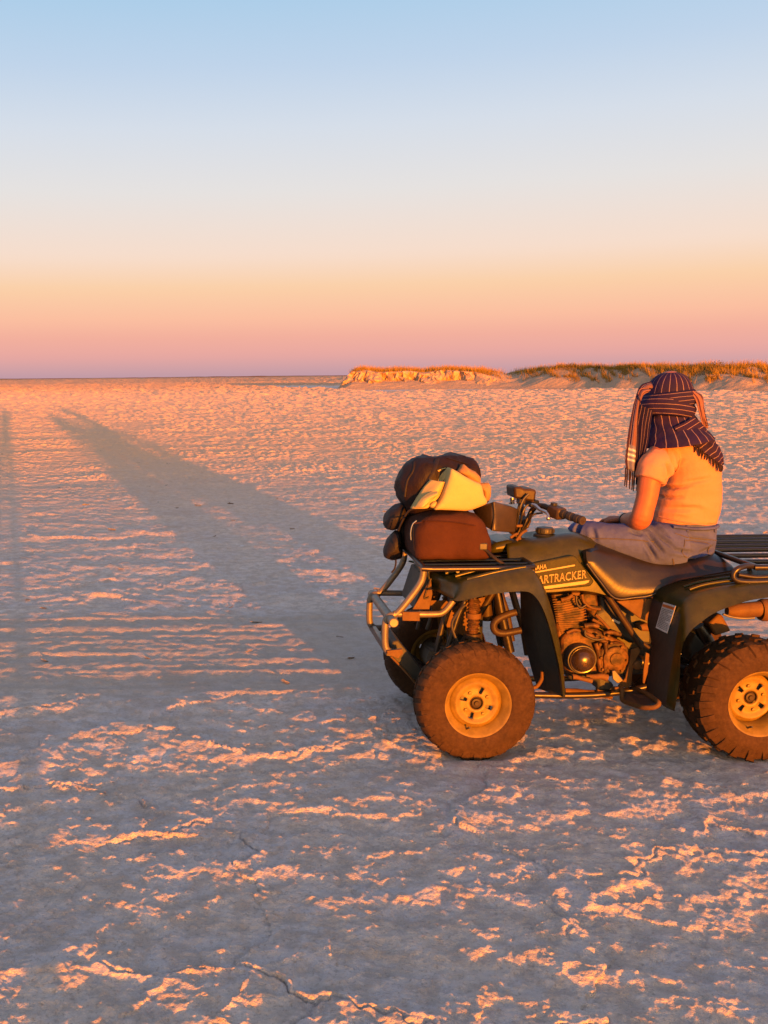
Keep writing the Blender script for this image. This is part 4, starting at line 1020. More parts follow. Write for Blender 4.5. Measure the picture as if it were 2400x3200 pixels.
# ---- rear axle, shock, silencer
rev('rear_axle', [(-.40, .022), (-.16, .024), (-.15, .05), (-.06, .055), (-.05, .085), (.05, .085), (.06, .05), (.40, .022)], (AX_R, 0, .254), M['frame'], bike, n=20)
tube('swing_arm', [V((.22, -.10, .33)), V((.45, -.13, .29)), V((AX_R, -.13, .255))], 0.03, M['black_steel'], bike)
tube('swing_arm', [V((.22, .10, .33)), V((.45, .13, .29)), V((AX_R, .13, .255))], 0.03, M['black_steel'], bike)
hull('shock_cover', [*[(0.5336, -0.14, 0.5056), (0.5809, -0.14, 0.5526), (0.5972, -0.14, 0.5384), (0.6371, -0.14, 0.471), (0.5676, -0.14, 0.4488)], *[(p[0], -.06, p[2]) for p in [(0.5336, -0.14, 0.5056), (0.5809, -0.14, 0.5526), (0.5972, -0.14, 0.5384), (0.6371, -0.14, 0.471), (0.5676, -0.14, 0.4488)]]], M['bracket'], bike, bevel=0.008)
tube('rear_shock', [(0.5087, -0.1, 0.4872), (0.524, -0.1, 0.4621), (0.5508, -0.1, 0.4155), (0.5776, -0.1, 0.3687)], [0.024, 0.030, 0.030, 0.024], M['black_steel'], bike, seg=14)
hull('rear_inner_guard', [*[(0.462, -0.12, 0.4039), (0.487, -0.12, 0.4569), (0.5387, -0.12, 0.396), (0.5398, -0.12, 0.3746), (0.466, -0.12, 0.3254)], *[(p[0], .1, p[2]) for p in [(0.462, -0.12, 0.4039), (0.487, -0.12, 0.4569), (0.5387, -0.12, 0.396), (0.5398, -0.12, 0.3746), (0.466, -0.12, 0.3254)]]], M['dark_shade_plastic'], bike, bevel=0.008)
sil = tube('silencer', [(0.5957, -0.17, 0.5701), (0.6041, -0.17, 0.5689), (0.6621, -0.17, 0.5722), (0.7421, -0.17, 0.5787)], [0.020, 0.033, 0.034, 0.035], M['bracket'], bike, seg=18, n=9)
rev('silencer_can', [(0, .001), (0, .044), (.012, .050), (.30, .050), (.31, .02), (.31, .001)], V((0.7408, -0.17, 0.5731)), M['bracket'], bike, axis='X', n=24)
tube('silencer_trim', [(0.5696, -0.19, 0.5609), (0.6034, -0.19, 0.5492), (0.6536, -0.19, 0.5414), (0.7088, -0.19, 0.5425)], 0.005, M['steel'], sil, seg=8)
mk('tail_frame', *box_geo((.78, 0, .66), .42, .30, .05), M['black_plastic'], bike, bevel=0.01)
# ------------------------------------------------------------------ rider
def uv_stripes(name, base, line, count, width=0.10, axis=0, base2=None, extra=None, bumpy=0.2):
    """woven cloth with lines across one direction of its own weave"""
    m = NT(name)
    uv = m.coord('UV')
    sp = m.n('SeparateXYZ'); m.t.links.new(uv, sp.inputs[0])
    a = sp.outputs['X' if axis == 0 else 'Y']
    wob = m.math('MULTIPLY', m.math('SUBTRACT', m.noise(30, 3, 0.5), 0.5), 0.10 / count)
    fr = m.math('FRACT', m.math('MULTIPLY', m.math('ADD', a, wob), count))
    d = m.math('ABSOLUTE', m.math('SUBTRACT', fr, 0.5))
    ln = m.math('SUBTRACT', 1.0, m.step(d, width * 0.5, width * 0.8))
    c = m.mix(m.step(m.noise(12, 4, 0.6), 0.3, 0.7), base, base2 or tuple(v * 0.7 for v in base))
    c = m.mix(ln, c, line)
    if extra:
        b = sp.outputs['Y' if axis == 0 else 'X']
        for (lo, hi, col, along) in extra:
            src = b if along else a
            k = m.math('MULTIPLY', m.step(src, lo - 0.012, lo + 0.012), m.math('SUBTRACT', 1.0, m.step(src, hi - 0.012, hi + 0.012)))
            c = m.mix(k, c, col)
    m.base(c).rough(0.95).spec(0.12)
    b1 = m.bump(m.noise(26, 5, 0.6, dist=0.8), 0.5, 0.012)
    m.bump(m.noise(420, 2, 0.5), bumpy, 0.001, prev=b1)
    return m.m
M['skin'] = NT("skin"); 
def _skin():
    m = M['skin']
    m.base(m.mix(m.step(m.noise(30, 5, 0.6), 0.3, 0.7), (0.32, 0.105, 0.045), (0.27, 0.088, 0.04))).rough(0.55).spec(0.35)
    m.b.inputs['Subsurface Weight'].default_value = 0.08; m.b.inputs['Subsurface Radius'].default_value = (0.02, 0.008, 0.004)
    m.bump(m.noise(160, 4, 0.6), 0.15, 0.002)
    return m.m
M['skin'] = _skin()
M['shirt'] = cloth("cream cotton", (0.44, 0.20, 0.118), (0.41, 0.185, 0.108), fold=0.55, fscale=9, weave=600, bump=0.12)
M['denim'] = cloth("faded denim", (0.072, 0.090, 0.235), (0.045, 0.058, 0.165), fold=0.35, fscale=24, weave=700, bump=0.5)
M['thread'] = cloth("denim seam", (0.10, 0.085, 0.08), fold=0.1)
DARK, LINE = (0.021, 0.011, 0.055), (0.24, 0.15, 0.14)
M['scarf_v'] = uv_stripes("scarf weave", DARK, LINE, 20, 0.06, 0, (0.020, 0.014, 0.045))
M['scarf_cap'] = uv_stripes("scarf crown weave", DARK, LINE, 20, 0.06, 0, (0.020, 0.014, 0.045), extra=[(0.90, 1.1, DARK, True)])
M['scarf_h'] = uv_stripes("scarf weave crosswise", DARK, LINE, 4, 0.07, 1, (0.020, 0.014, 0.045))
M['scarf_d'] = uv_stripes("scarf drape weave", DARK, LINE, 11, 0.07, 1, (0.022, 0.013, 0.035))
M['scarf_tail'] = uv_stripes("scarf tail weave", DARK, (0.30, 0.24, 0.30), 7, 0.12, 0, (0.025, 0.02, 0.06), extra=[(0.38, 0.76, (0.15, 0.07, 0.06), False), (0.745, 1.05, (0.13, 0.13, 0.20), True), (0.78, 0.795, (0.55, 0.55, 0.58), True), (0.83, 0.85, (0.55, 0.55, 0.58), True), (0.885, 0.90, (0.55, 0.55, 0.58), True), (0.80, 1.02, (0.022, 0.012, 0.03), False), (0.0, 0.20, (0.03, 0.014, 0.035), False)])
M['scarf_under'] = uv_stripes("scarf under tail", (0.014, 0.009, 0.035), LINE, 4, 0.06, 0, (0.010, 0.008, 0.028))
M['scarf_pink'] = uv_stripes("scarf border weave", (0.20, 0.10, 0.09), (0.05, 0.02, 0.04), 2, 0.30, 0, (0.15, 0.075, 0.07))
M['tassel'] = cloth("scarf tassel yarn", (0.022, 0.012, 0.018), fold=0.2)

PX = V((0.4556, 0, 0.8182))
person = empty('person', (VX + PX.x, VY, V((0.4249, 0, 0.746)).z))
tag(person, 'person in cream T-shirt, jeans and striped headscarf, seated on the quad bike looking away', 'person')
POFF = -(V(person.location) - V((VX, VY, 0)))
person_frame = empty('tmp'); bpy.data.objects.remove(person_frame)
def shift(geo): return [V(p) + POFF for p in geo[0]], geo[1]
def sh(pts): return [V(p) + POFF for p in pts]

def ell_loft(rings, n=28, pw=2.3):
    """closed body from ellipse rings: (centre, half x, half y, tilt)"""
    rows = []
    for (c, rx, ry, *tilt) in rings:
        c = V(c); row = []
        for s in range(n):
            a = 2 * math.pi * s / n
            ca, sa = math.cos(a), math.sin(a)
            x = rx * math.copysign(abs(ca) ** (2 / pw), ca); y = ry * math.copysign(abs(sa) ** (2 / pw), sa)
            z = tilt[0] * x if tilt else 0
            row.append(c + V((x, y, z)))
        rows.append(row)
    v, f = loft_geo(rows, True)
    f.append(tuple(range(n))[::-1]); k = (len(rows) - 1) * n; f.append(tuple(k + s for s in range(n)))
    return v, f
def ring(y, xl, xr, hy, vo=0.0):
    a, b = V(y_pt(xl, y, vo)), V(y_pt(xr, y, vo))
    return ((a + b) / 2, (b - a).length / 2, hy)
torso_px = {}
# torso rings traced at the plane through the rider: left and right edge, half depth, offset away from the camera
TR = [((0.3307, 0, 0.9488), (0.6041, 0, 0.9459), .135, .02), ((0.3336, 0, 0.9844), (0.617, 0, 0.9814), .138, .02), ((0.3398, 0, 1.036), (0.6164, 0, 1.033), .138, .01), ((0.3513, 0, 1.093), (0.6088, 0, 1.09), .135, .0),
      ((0.3588, 0, 1.15), (0.6034, 0, 1.147), .138, -.0), ((0.3544, 0, 1.206), (0.6003, 0, 1.204), .145, -.0), ((0.338, 0, 1.255), (0.5931, 0, 1.255), .150, -.0), ((0.3278, 0, 1.292), (0.5758, 0, 1.292), .140, .0),
      ((0.3434, 0, 1.319), (0.5518, 0, 1.32), .115, .01), ((0.3562, 0, 1.347), (0.5138, 0, 1.346), .085, .01), ((0.383, 0, 1.375), (0.4786, 0, 1.374), .058, .01)]
rings = []
for a, b, hy, vo in TR:
    a, b = V(a), V(b)
    rings.append(((a + b) / 2 + V((0, vo, 0)) + POFF, (b - a).length / 2, hy))
torso = ell_loft(rings)
SH_L = V((0.2935, -0.1, 1.276)); EL_L = V((0.2202, -0.14, 0.9987))
sleeve_l = tube_geo(sh([(0.3612, -0.05, 1.25), (0.3064, -0.095, 1.236), (0.2598, -0.14, 1.203), (0.2339, -0.155, 1.15)]), [.058, .070, .072, .067], 20, n=14)
sleeve_r = tube_geo(sh([(0.5238, 0.05, 1.28), (0.568, 0.14, 1.245), (0.5782, 0.18, 1.183), (0.5612, 0.2, 1.122)]), [.060, .072, .070, .064], 20, n=14)
folds = [(sh([(0.2945, -0.13, 1.094), (0.4362, -0.13, 1.126)]), .008, .007), (sh([(0.2798, -0.13, 1.055), (0.4068, -0.14, 1.072)]), .007, .006), (sh([(0.3039, -0.14, 1.153), (0.3925, -0.14, 1.246)]), .010, .005), (sh([(0.3297, -0.14, 1.186), (0.309, -0.15, 1.296)]), .009, .007),
         (sh([(0.3763, -0.14, 1.13), (0.5163, -0.12, 1.16)]), .010, .004), (sh([(0.3215, -0.14, 1.014), (0.4862, -0.14, 1.026)]), .012, .004), (sh([(0.2896, -0.17, 1.233), (0.2947, -0.16, 1.161)]), .010, .012)]
def seg2(p, a, b):
    """distance to a crease seen from the side, growing towards the crease's ends so that it runs out softly"""
    px, pz = p.x - a.x, p.z - a.z; dx, dz = b.x - a.x, b.z - a.z
    t = max(0.0, min(1.0, (px * dx + pz * dz) / (dx * dx + dz * dz)))
    return math.hypot(px - dx * t, pz - dz * t), max(0.0, math.sin(math.pi * t)) ** 0.7
def shirt_def(p, n):
    d = 0.0
    if n.y > 0.3: return 0.0
    for (a, b), w, h in folds:
        x, e_ = seg2(p, a, b); x /= w
        if x < 4: d += -2.4 * h * e_ * math.exp(-x * x) + 0.8 * h * e_ * math.exp(-((x - 1.7) / 0.8) ** 2)
    d += 0.008 * (0.35 - abs(mnoise.noise(V((p.x * 5 + p.z * 4, p.y * 6, p.z * 17))))) + 0.002 * mnoise.noise(p * 30)
    return d
shirt = remesh_join('t_shirt', [torso, sleeve_l, sleeve_r], M['shirt'], 0.006, 8, person, shirt_def)
# sleeve hem
hem_c, hem_d = V((0.2333, -0.155, 1.151)) + POFF, (V((0.2329, -0.155, 1.15)) - V((0.2522, -0.145, 1.214))).normalized()

# body: neck, head with face, arms and hands, one skin
hc = V((0.3773, 0.015, 1.515)) + POFF
bodyg = [ball_geo(hc, .080, .092, .112), ball_geo(hc + V((-.015, .035, -.055)), .055, .058, .060)]
fd = V((-.55, .83, 0)).normalized()                         # the face looks away to the left
bodyg.append(tube_geo([hc + fd * 0.075 + V((0, 0, .02)), hc + fd * 0.108 + V((0, 0, -.012)), hc + fd * 0.085 + V((0, 0, -.022))], [.008, .014, .010], 10))
rt = V((fd.y, -fd.x, 0))
for s in (-1, 1):
    bodyg.append(ball_geo(hc + fd * 0.078 + rt * (s * .033) + V((0, 0, .012)), .014, .014, .010, 12, 8))
    bodyg.append(ball_geo(hc + rt * (s * .082) + V((0, 0, -.01)), .012, .022, .030, 12, 8))
bodyg.append(tube_geo([hc + fd * 0.083 + rt * -.022 + V((0, 0, -.052)), hc + fd * 0.092 + V((0, 0, -.052)), hc + fd * 0.083 + rt * .022 + V((0, 0, -.052))], [.007, .010, .007], 8))
bodyg.append(tube_geo([hc + V((.01, 0, -.06)), V((0.4275, 0.01, 1.363)) + POFF, V((0.4325, 0, 1.285)) + POFF], [.060, .062, .09], 18))
bodyg.append(ell_loft([(c, rx * 0.86, ry * 0.86) for c, rx, ry in rings[2:9]]))
arm_l = sh([(0.3039, -0.09, 1.265), (0.2559, -0.14, 1.217), (0.2339, -0.155, 1.15), (0.2239, -0.16, 1.084), (0.2121, -0.16, 1.029), (0.2056, -0.15, 0.9863), (0.2092, -0.09, 0.9667), (0.217, -0.01, 0.9571), (0.224, 0.06, 0.9496)])
fore_l = arm_l[-3:]
bodyg.append(tube_geo(arm_l, [.052, .054, .050, .046, .044, .047, .044, .037, .027], 20, n=46))
def hand_geo(wr, d, side, up):
    """palm, four bent fingers of unequal length and a thumb leaving the side of the palm"""
    d = d.normalized(); up = (up - d * up.dot(d)).normalized(); w = d.cross(up) * side
    g = [tube_geo([wr - d * .01, wr + d * .04, wr + d * .088], [.024, .034, .034], 14, flat=0.55)]
    for k, (o, L) in enumerate(((-.028, .062), (-.010, .074), (.010, .070), (.027, .055))):
        b = wr + d * .08 + w * o
        g.append(tube_geo([b, b + d * L * .45 - up * .006, b + d * L * .75 - up * .026, b + d * L * .72 - up * .046], [.0095, .009, .008, .007], 8))
    b = wr + d * .025 - w * .026
    g.append(tube_geo([b, b - w * .022 + d * .026 - up * .004, b - w * .020 + d * .055 - up * .012], [.012, .011, .008], 8))
    return g
bodyg += hand_geo(fore_l[-1], V((-.45, .8, -.10)), 1, V((0, .1, 1)))
fore_r = sh([(0.5225, 0.24, 0.9503), (0.4395, 0.24, 0.9331), (0.3598, 0.22, 0.9246), (0.3216, 0.2, 0.9278)])
bodyg.append(tube_geo(sh([(0.563, 0.13, 1.251), (0.5782, 0.18, 1.183), (0.556, 0.22, 1.055), (0.5224, 0.24, 0.9534)]), [.055, .054, .048, .043], 18, n=18))
bodyg.append(tube_geo(fore_r, [.043, .042, .034, .027], 18, n=14))
bodyg += hand_geo(fore_r[-1], V((-.8, .1, -.1)), -1, V((0, 0, 1)))
feet = []
FT = [(V((0.2168, 0.36, 0.741)), V((0.1607, 0.42, 0.3351))), (V((0.3066, 0.4, 0.7331)), V((0.2897, 0.46, 0.3236)))]
body = remesh_join('body', bodyg, M['skin'], 0.0042, 3, person)

# jeans: hips, two thighs, two lower legs hanging on the far side
hip = []
for a, b, hy, vo in [((0.3247, 0, 0.9568), (0.604, 0, 0.947), .125, .02), ((0.3225, 0, 0.9177), (0.6064, 0, 0.9032), .135, .02), ((0.319, 0, 0.8688), (0.6051, 0, 0.8542), .150, .02), ((0.327, 0, 0.8195), (0.596, 0, 0.8109), .158, .02), ((0.3489, 0, 0.7787), (0.5665, 0, 0.7735), .150, .02), ((0.3788, 0, 0.7505), (0.5106, 0, 0.748), .10, .02)]:
    a, b = V(a), V(b); hip.append(((a + b) / 2 + V((0, vo, 0)) + POFF, (b - a).length / 2, hy))
thigh_l = [(0.3979, -0.05, 0.8387), (0.2828, -0.08, 0.8535), (0.1738, -0.07, 0.8717), (0.0778, -0.04, 0.8891), (0.0162, 0.01, 0.9021)]
knee_l = [(0.0162, 0.01, 0.9021), (0.0191, 0.08, 0.8827), (0.1036, 0.24, 0.7934), (0.1557, 0.3, 0.6343), (0.1798, 0.33, 0.4524)]
thigh_r = [(0.4956, 0.1, 0.8126), (0.4108, 0.16, 0.8095), (0.3249, 0.24, 0.8154), (0.2844, 0.32, 0.8122)]
knee_r = [(0.2844, 0.32, 0.8122), (0.2808, 0.37, 0.7761), (0.2879, 0.39, 0.6405), (0.3064, 0.4, 0.4348)]
jg = [ell_loft(hip), tube_geo(sh(thigh_l), [.115, .105, .084, .066, .054], 22, n=22), tube_geo(sh(knee_l), [.054, .055, .052, .050, .045], 18, n=22),
      tube_geo(sh(thigh_r), [.115, .10, .082, .062], 20, n=18), tube_geo(sh(knee_r), [.062, .060, .055, .047], 18, n=18)]
jfolds = [(sh([(0.2321, -0.1, 0.9222), (0.3027, -0.14, 0.8267)]), .008, .010), (sh([(0.2493, -0.11, 0.9404), (0.3525, -0.15, 0.8503)]), .009, .008), (sh([(0.2198, -0.12, 0.886), (0.2752, -0.13, 0.797)]), .008, .007), (sh([(0.2717, -0.12, 0.9641), (0.3325, -0.14, 0.8992)]), .009, .006),
          (sh([(0.3304, -0.15, 0.8505), (0.458, -0.14, 0.825)]), .009, .005), (sh([(0.4205, -0.13, 0.8911), (0.535, -0.09, 0.8723)]), .010, .005), (sh([(0.1653, -0.14, 0.929), (0.2145, -0.13, 0.9101)]), .008, .006), (sh([(0.0268, -0.02, 0.9353), (0.0314, -0.06, 0.8728)]), .010, .004), (sh([(0.4731, -0.12, 0.8214), (0.5612, -0.05, 0.8484)]), .010, .006)]
def jeans_def(p, n):
    d = 0.0
    if n.y > 0.3: return 0.0
    for (a, b), w, h in jfolds:
        x, e_ = seg2(p, a, b); x /= w
        if x < 4: d += -2.4 * h * e_ * math.exp(-x * x) + 0.8 * h * e_ * math.exp(-((x - 1.7) / 0.8) ** 2)
    return d + 0.003 * mnoise.noise(V((p.x * 14, p.y * 14, p.z * 20))) + 0.0015 * mnoise.noise(p * 40)
jeans = remesh_join('jeans', jg, M['denim'], 0.006, 6, person, jeans_def)
bpy.context.view_layer.update()
from mathutils.bvhtree import BVHTree
def bvh_of(o):
    me = o.data
    return BVHTree.FromPolygons([v.co.copy() for v in me.vertices], [tuple(p.vertices) for p in me.polygons])
def on_surface(bv, pts, lift):
    """lay points on a garment as seen from the near side"""
    out = []
    for p in pts:
        q = V(p); h = bv.ray_cast(V((q.x, q.y - 0.6, q.z)), V((0, 1, 0)))
        out.append(h[0] + h[1] * lift if h[0] is not None else q)
    return out
jb = bvh_of(jeans)
def seam(name, pts, r, par, bv=jb, mat=None, n=16):
    P = on_surface(bv, crom(sh(pts), n), r * 0.25)
    v, f = tube_geo(P, r, 7, n=n, flat=0.6); return mk(name, v, f, mat or M['thread'], par, angle=60)
seam('outer_seam', [(0.0189, 0, 0.8863), (0.0928, 0, 0.8913), (0.1784, 0, 0.8904), (0.2642, 0, 0.8838)], 0.0035, jeans)
seam('pocket_edge', [(0.4008, 0, 0.8881), (0.3925, 0, 0.8246), (0.4565, 0, 0.8008), (0.5186, 0, 0.8146)], 0.003, jeans)
seam('pocket_edge', [(0.4008, 0, 0.8881), (0.4642, 0, 0.8759), (0.5305, 0, 0.8608), (0.5186, 0, 0.8146)], 0.003, jeans)
seam('yoke_seam', [(0.3595, 0, 0.9173), (0.4348, 0, 0.8935), (0.538, 0, 0.8809), (0.5987, 0, 0.8658)], 0.003, jeans)
seam('hem_seam', [(0.3447, 0, 0.8078), (0.3606, 0, 0.7728), (0.3673, 0, 0.7524)], 0.004, jeans)
wb = seam('waistband', [(0.3585, 0, 0.9392), (0.4329, 0, 0.931), (0.5071, 0, 0.9285), (0.598, 0, 0.9321)], 0.013, jeans, mat=M['denim'])
for pts in ([(0.4348, 0, 0.9511), (0.4251, 0, 0.9167)], [(0.5664, 0, 0.9382), (0.5639, 0, 0.9094)]):
    seam('belt_loop', pts, 0.008, jeans, mat=M['denim'], n=6)
for leg in (knee_l, knee_r):                                     # shoes on the far side
    e = V(leg[-1]) + POFF
    geos = [tube_geo([e + V((.06, 0, -.085)), e + V((0, 0, -.07)), e + V((-.09, .01, -.09)), e + V((-.17, .02, -.10))], [.035, .045, .042, .030], 14, n=14), tube_geo([e + V((0, 0, .02)), e + V((0, 0, -.07))], [.042, .044], 14)]
    remesh_join('shoe', geos, M['thread'], 0.008, 4, person)
# sleeve hem on the near arm
sb_ = bvh_of(shirt)
seam('sleeve_hem', [(0.2582, 0, 1.146), (0.2867, 0, 1.142), (0.3182, 0, 1.134), (0.3498, 0, 1.125)], 0.0035, shirt, sb_, M['shirt'])
seam('shirt_hem', [(0.3397, 0, 0.9757), (0.4144, 0, 0.9606), (0.5175, 0, 0.948), (0.5971, 0, 0.9483)], 0.005, shirt, sb_, M['shirt'])
seam('sleeve_seam', [(0.3414, 0, 1.303), (0.3687, 0, 1.263), (0.3804, 0, 1.218), (0.3756, 0, 1.178)], 0.003, shirt, sb_, M['shirt'])

# ---- headscarf: crown, wound bands, cowl, hanging tails, drape with knotted fringe
def rings_mesh(name, rings, mat, par, n=72, wr=0.0, seed=0, u0=0.0, thick=0.003, capt=False):
    rows, uv = [], []
    for k, (c, rx, ry, *t) in enumerate(rings):
        c = V(c); row = []
        tx = t[0] if t else 0; ty = t[1] if len(t) > 1 else 0
        for s in range(n + 1):
            a = 2 * math.pi * s / n + u0
            p = c + V((rx * math.cos(a), ry * math.sin(a), 0))
            p.z += tx * math.cos(a) + ty * math.sin(a)
            if wr:
                w = mnoise.noise(V((math.cos(a) * 2.2 + seed, math.sin(a) * 2.2, p.z * 26))) 
                w2 = mnoise.noise(V((math.cos(a) * 5 + seed, math.sin(a) * 5, p.z * 50)))
                rdir = V((math.cos(a), math.sin(a), 0)); p += rdir * wr * (w + 0.5 * w2)
            row.append(p); uv.append((s / n, k / (len(rings) - 1)))
        rows.append(row)
    v, f = loft_geo(rows)
    return mk(name, v, f, mat, par, uv=uv, solid=thick, angle=180)
cr = []
c0 = V((0.3757, 0.01, 1.526)) + POFF
for k in range(13):
    t = k / 12
    a = t * math.pi / 2 * 0.98
    cr.append((c0 + V((0.004 * math.sin(a), 0, 0.113 * math.sin(a) - 0.02)), 0.0985 * math.cos(a) ** 0.8 + 0.001, 0.108 * math.cos(a) ** 0.8 + 0.001))
scarf = rings_mesh('headscarf', cr, M['scarf_cap'], person, wr=0.003, seed=3)
scarf['label'] = 'dark purple headscarf with thin pale stripes, wound round the head'
def band(name, c, rx, ry, zt, zb, bulge, mat, tx=0, ty=0, wr=0.0075, seed=0, m_=11):
    rg = []
    for k in range(m_):
        t = k / (m_ - 1); b = math.sin(t * math.pi) ** 0.6 * bulge
        rg.append((V(c) + V((0, 0, zt + (zb - zt) * t)), rx + b, ry + b, tx, ty))
    return rings_mesh(name, rg, mat, scarf, wr=wr, seed=seed, m=None) if False else rings_mesh(name, rg, mat, scarf, wr=wr, seed=seed)
bc = V((0.3734, 0.01, 1.526)) + POFF
band('wound_band', bc, 0.099, 0.108, 0.006, -0.062, 0.016, M['scarf_h'], tx=0.010, ty=-0.006, seed=1)
band('wound_band', bc + V((-.012, 0, -.03)), 0.101, 0.108, -0.005, -0.085, 0.020, M['scarf_h'], tx=-0.014, ty=-0.018, seed=5)
# cowl over neck and shoulders
cw_ = []
for (x0, x1, ry, vo, tx) in (((0.278, 0, 1.458), (0.4797, 0, 1.464), .105, .01, .0), ((0.2878, 0, 1.427), (0.4786, 0, 1.43), .100, .01, -.004), ((0.2838, 0, 1.393), (0.4911, 0, 1.405), .112, .005, .0), ((0.2771, 0, 1.354), (0.5094, 0, 1.377), .140, -.01, .0), ((0.264, 0, 1.32), (0.5247, 0, 1.354), .180, -.02, .0), ((0.2548, 0, 1.286), (0.5369, 0, 1.335), .205, -.02, .0)):
    a, b = V(x0), V(x1)
    cw_.append(((a + b) / 2 + V((0, vo, 0)) + POFF, (b - a).length / 2, ry, -(a.z - b.z) / 2 * 1.0))
rg = [(c, rx, ry, t) for c, rx, ry, t in cw_]
fine = []
for k in range(21):
    t = k / 20 * (len(rg) - 1); i = min(int(t), len(rg) - 2); f_ = t - i
    a, b = rg[i], rg[i + 1]
    fine.append((a[0].lerp(b[0], f_), a[1] + (b[1] - a[1]) * f_, a[2] + (b[2] - a[2]) * f_, a[3] + (b[3] - a[3]) * f_))
rings_mesh('cowl', fine, M['scarf_v'], scarf, wr=0.010, seed=8)
def strip(name, left, right, mat, par, n=40, m_=14, bow=0.012, ripple=0.006, seed=0.0, thick=0.003, bv=None):
    """hanging cloth between two edges, bowed towards the camera and rippled"""
    Lc, Rc = crom(sh(left), n), crom(sh(right), n)
    rows, uv = [], []
    for k, (a, b) in enumerate(zip(Lc, Rc)):
        row = []
        for j in range(m_):
            t = j / (m_ - 1)
            p = a.lerp(b, t)
            p.y -= bow * math.sin(t * math.pi) + ripple * math.sin(t * 11 + seed + 1.5 * math.sin(k / n * 3)) * (0.3 + k / n)
            if bv:
                h = bv.ray_cast(V((p.x, p.y - 0.6, p.z)), V((0, 1, 0)))
                if h[0] is not None and h[0].y - 0.008 < p.y + 0.05: p = V((p.x, min(p.y, h[0].y - 0.008 - 0.004 * math.sin(t * 11 + k * .3)), p.z))
            row.append(p); uv.append((t, k / (n - 1)))
        rows.append(row)
    v, f = loft_geo(rows)
    return mk(name, v, f, mat, par, uv=uv, solid=thick, angle=180)
tl = strip('hanging_tail', [(0.2708, -0.03, 1.58), (0.2147, -0.06, 1.562), (0.1815, -0.09, 1.508), (0.1588, -0.11, 1.427), (0.1425, -0.12, 1.329), (0.135, -0.12, 1.247), (0.1407, -0.12, 1.202)],
           [(0.2679, -0.06, 1.545), (0.2401, -0.08, 1.545), (0.2012, -0.1, 1.492), (0.1905, -0.11, 1.415), (0.1944, -0.11, 1.328), (0.1958, -0.11, 1.245), (0.1912, -0.11, 1.187)], M['scarf_tail'], scarf, seed=1.0)
strip('hanging_tail', [(0.2184, -0.06, 1.479), (0.2038, -0.07, 1.403), (0.198, -0.08, 1.315), (0.1996, -0.08, 1.215), (0.2054, -0.08, 1.159)], [(0.2621, -0.09, 1.452), (0.2496, -0.1, 1.393), (0.2378, -0.11, 1.316), (0.2175, -0.12, 1.246), (0.201, -0.12, 1.185)], M['scarf_under'], scarf, seed=2.0, bow=0.004)
strip('side_roll', [(0.1858, -0.1, 1.53), (0.1985, -0.1, 1.551), (0.227, -0.11, 1.554)], [(0.1975, -0.11, 1.481), (0.2024, -0.12, 1.522), (0.2317, -0.12, 1.538)], M['scarf_pink'], scarf, seed=0.5, bow=0.01, n=20)
strip('loose_end', [(0.4203, -0.09, 1.534), (0.444, -0.09, 1.5), (0.4681, -0.08, 1.444), (0.4901, -0.07, 1.378)], [(0.443, -0.07, 1.54), (0.5, -0.04, 1.514), (0.5112, -0.04, 1.459), (0.529, -0.05, 1.37)], M['scarf_pink'], scarf, seed=0.2, n=30)
strip('loose_end', [(0.4592, -0.06, 1.532), (0.4794, -0.07, 1.477), (0.5092, -0.07, 1.383)], [(0.4904, -0.06, 1.515), (0.4966, -0.06, 1.471), (0.5213, -0.06, 1.382)], M['scarf_d'], scarf, seed=0.9, n=24, m_=8, bow=0.006)
dr_l = [(0.3383, -0.13, 1.382), (0.3544, -0.145, 1.361), (0.4076, -0.145, 1.333), (0.4479, -0.14, 1.286), (0.5039, -0.125, 1.243), (0.557, -0.09, 1.209)]
dr_r = [(0.4303, -0.11, 1.424), (0.4556, -0.11, 1.41), (0.4906, -0.11, 1.371), (0.5246, -0.1, 1.34), (0.56, -0.07, 1.294), (0.5866, -0.04, 1.219)]
strip('back_drape', dr_l, dr_r, M['scarf_d'], scarf, n=44, m_=16, bow=0.01, ripple=0.004, seed=3.0, bv=sb_)
rng = random.Random(11)
edge = [V((p.x, q.y - 0.012, p.z)) for p, q in zip(crom(sh(dr_l), 26), on_surface(sb_, crom(sh(dr_l), 26), 0.004))]
for k, p in enumerate(edge[4:]):
    L = rng.uniform(.018, .036); dx = rng.uniform(-.006, .006)
    tube('tassel', [p + V((0, -.004, .002)), p + V((dx * .5, -.007, -L * .5)), p + V((dx, -.005, -L))], [0.0028, 0.0040, 0.0022], M['tassel'], scarf, seg=6, n=5)
for k in range(8):
    p = V((0.1418, -0.12, 1.202)).lerp(V((0.2009, -0.11, 1.18)), k / 7) + POFF
    L = rng.uniform(.05, .085); dx = rng.uniform(-.008, .008)
    tube('tassel', [p + V((0, 0, .004)), p + V((dx * .4, -.003, -L * .5)), p + V((dx, 0, -L))], [0.0030, 0.0038, 0.0024], M['tassel'], scarf, seg=6, n=6)
# bracelet on the near wrist
wv = fore_l[-1] - fore_l[-2]
v, f = tube_geo([fore_l[-1] - wv * 0.25, fore_l[-1] - wv * 0.05], 0.031, 16, caps=False); mk('wrist_band', v, f, M['cable'], person, solid=0.004)
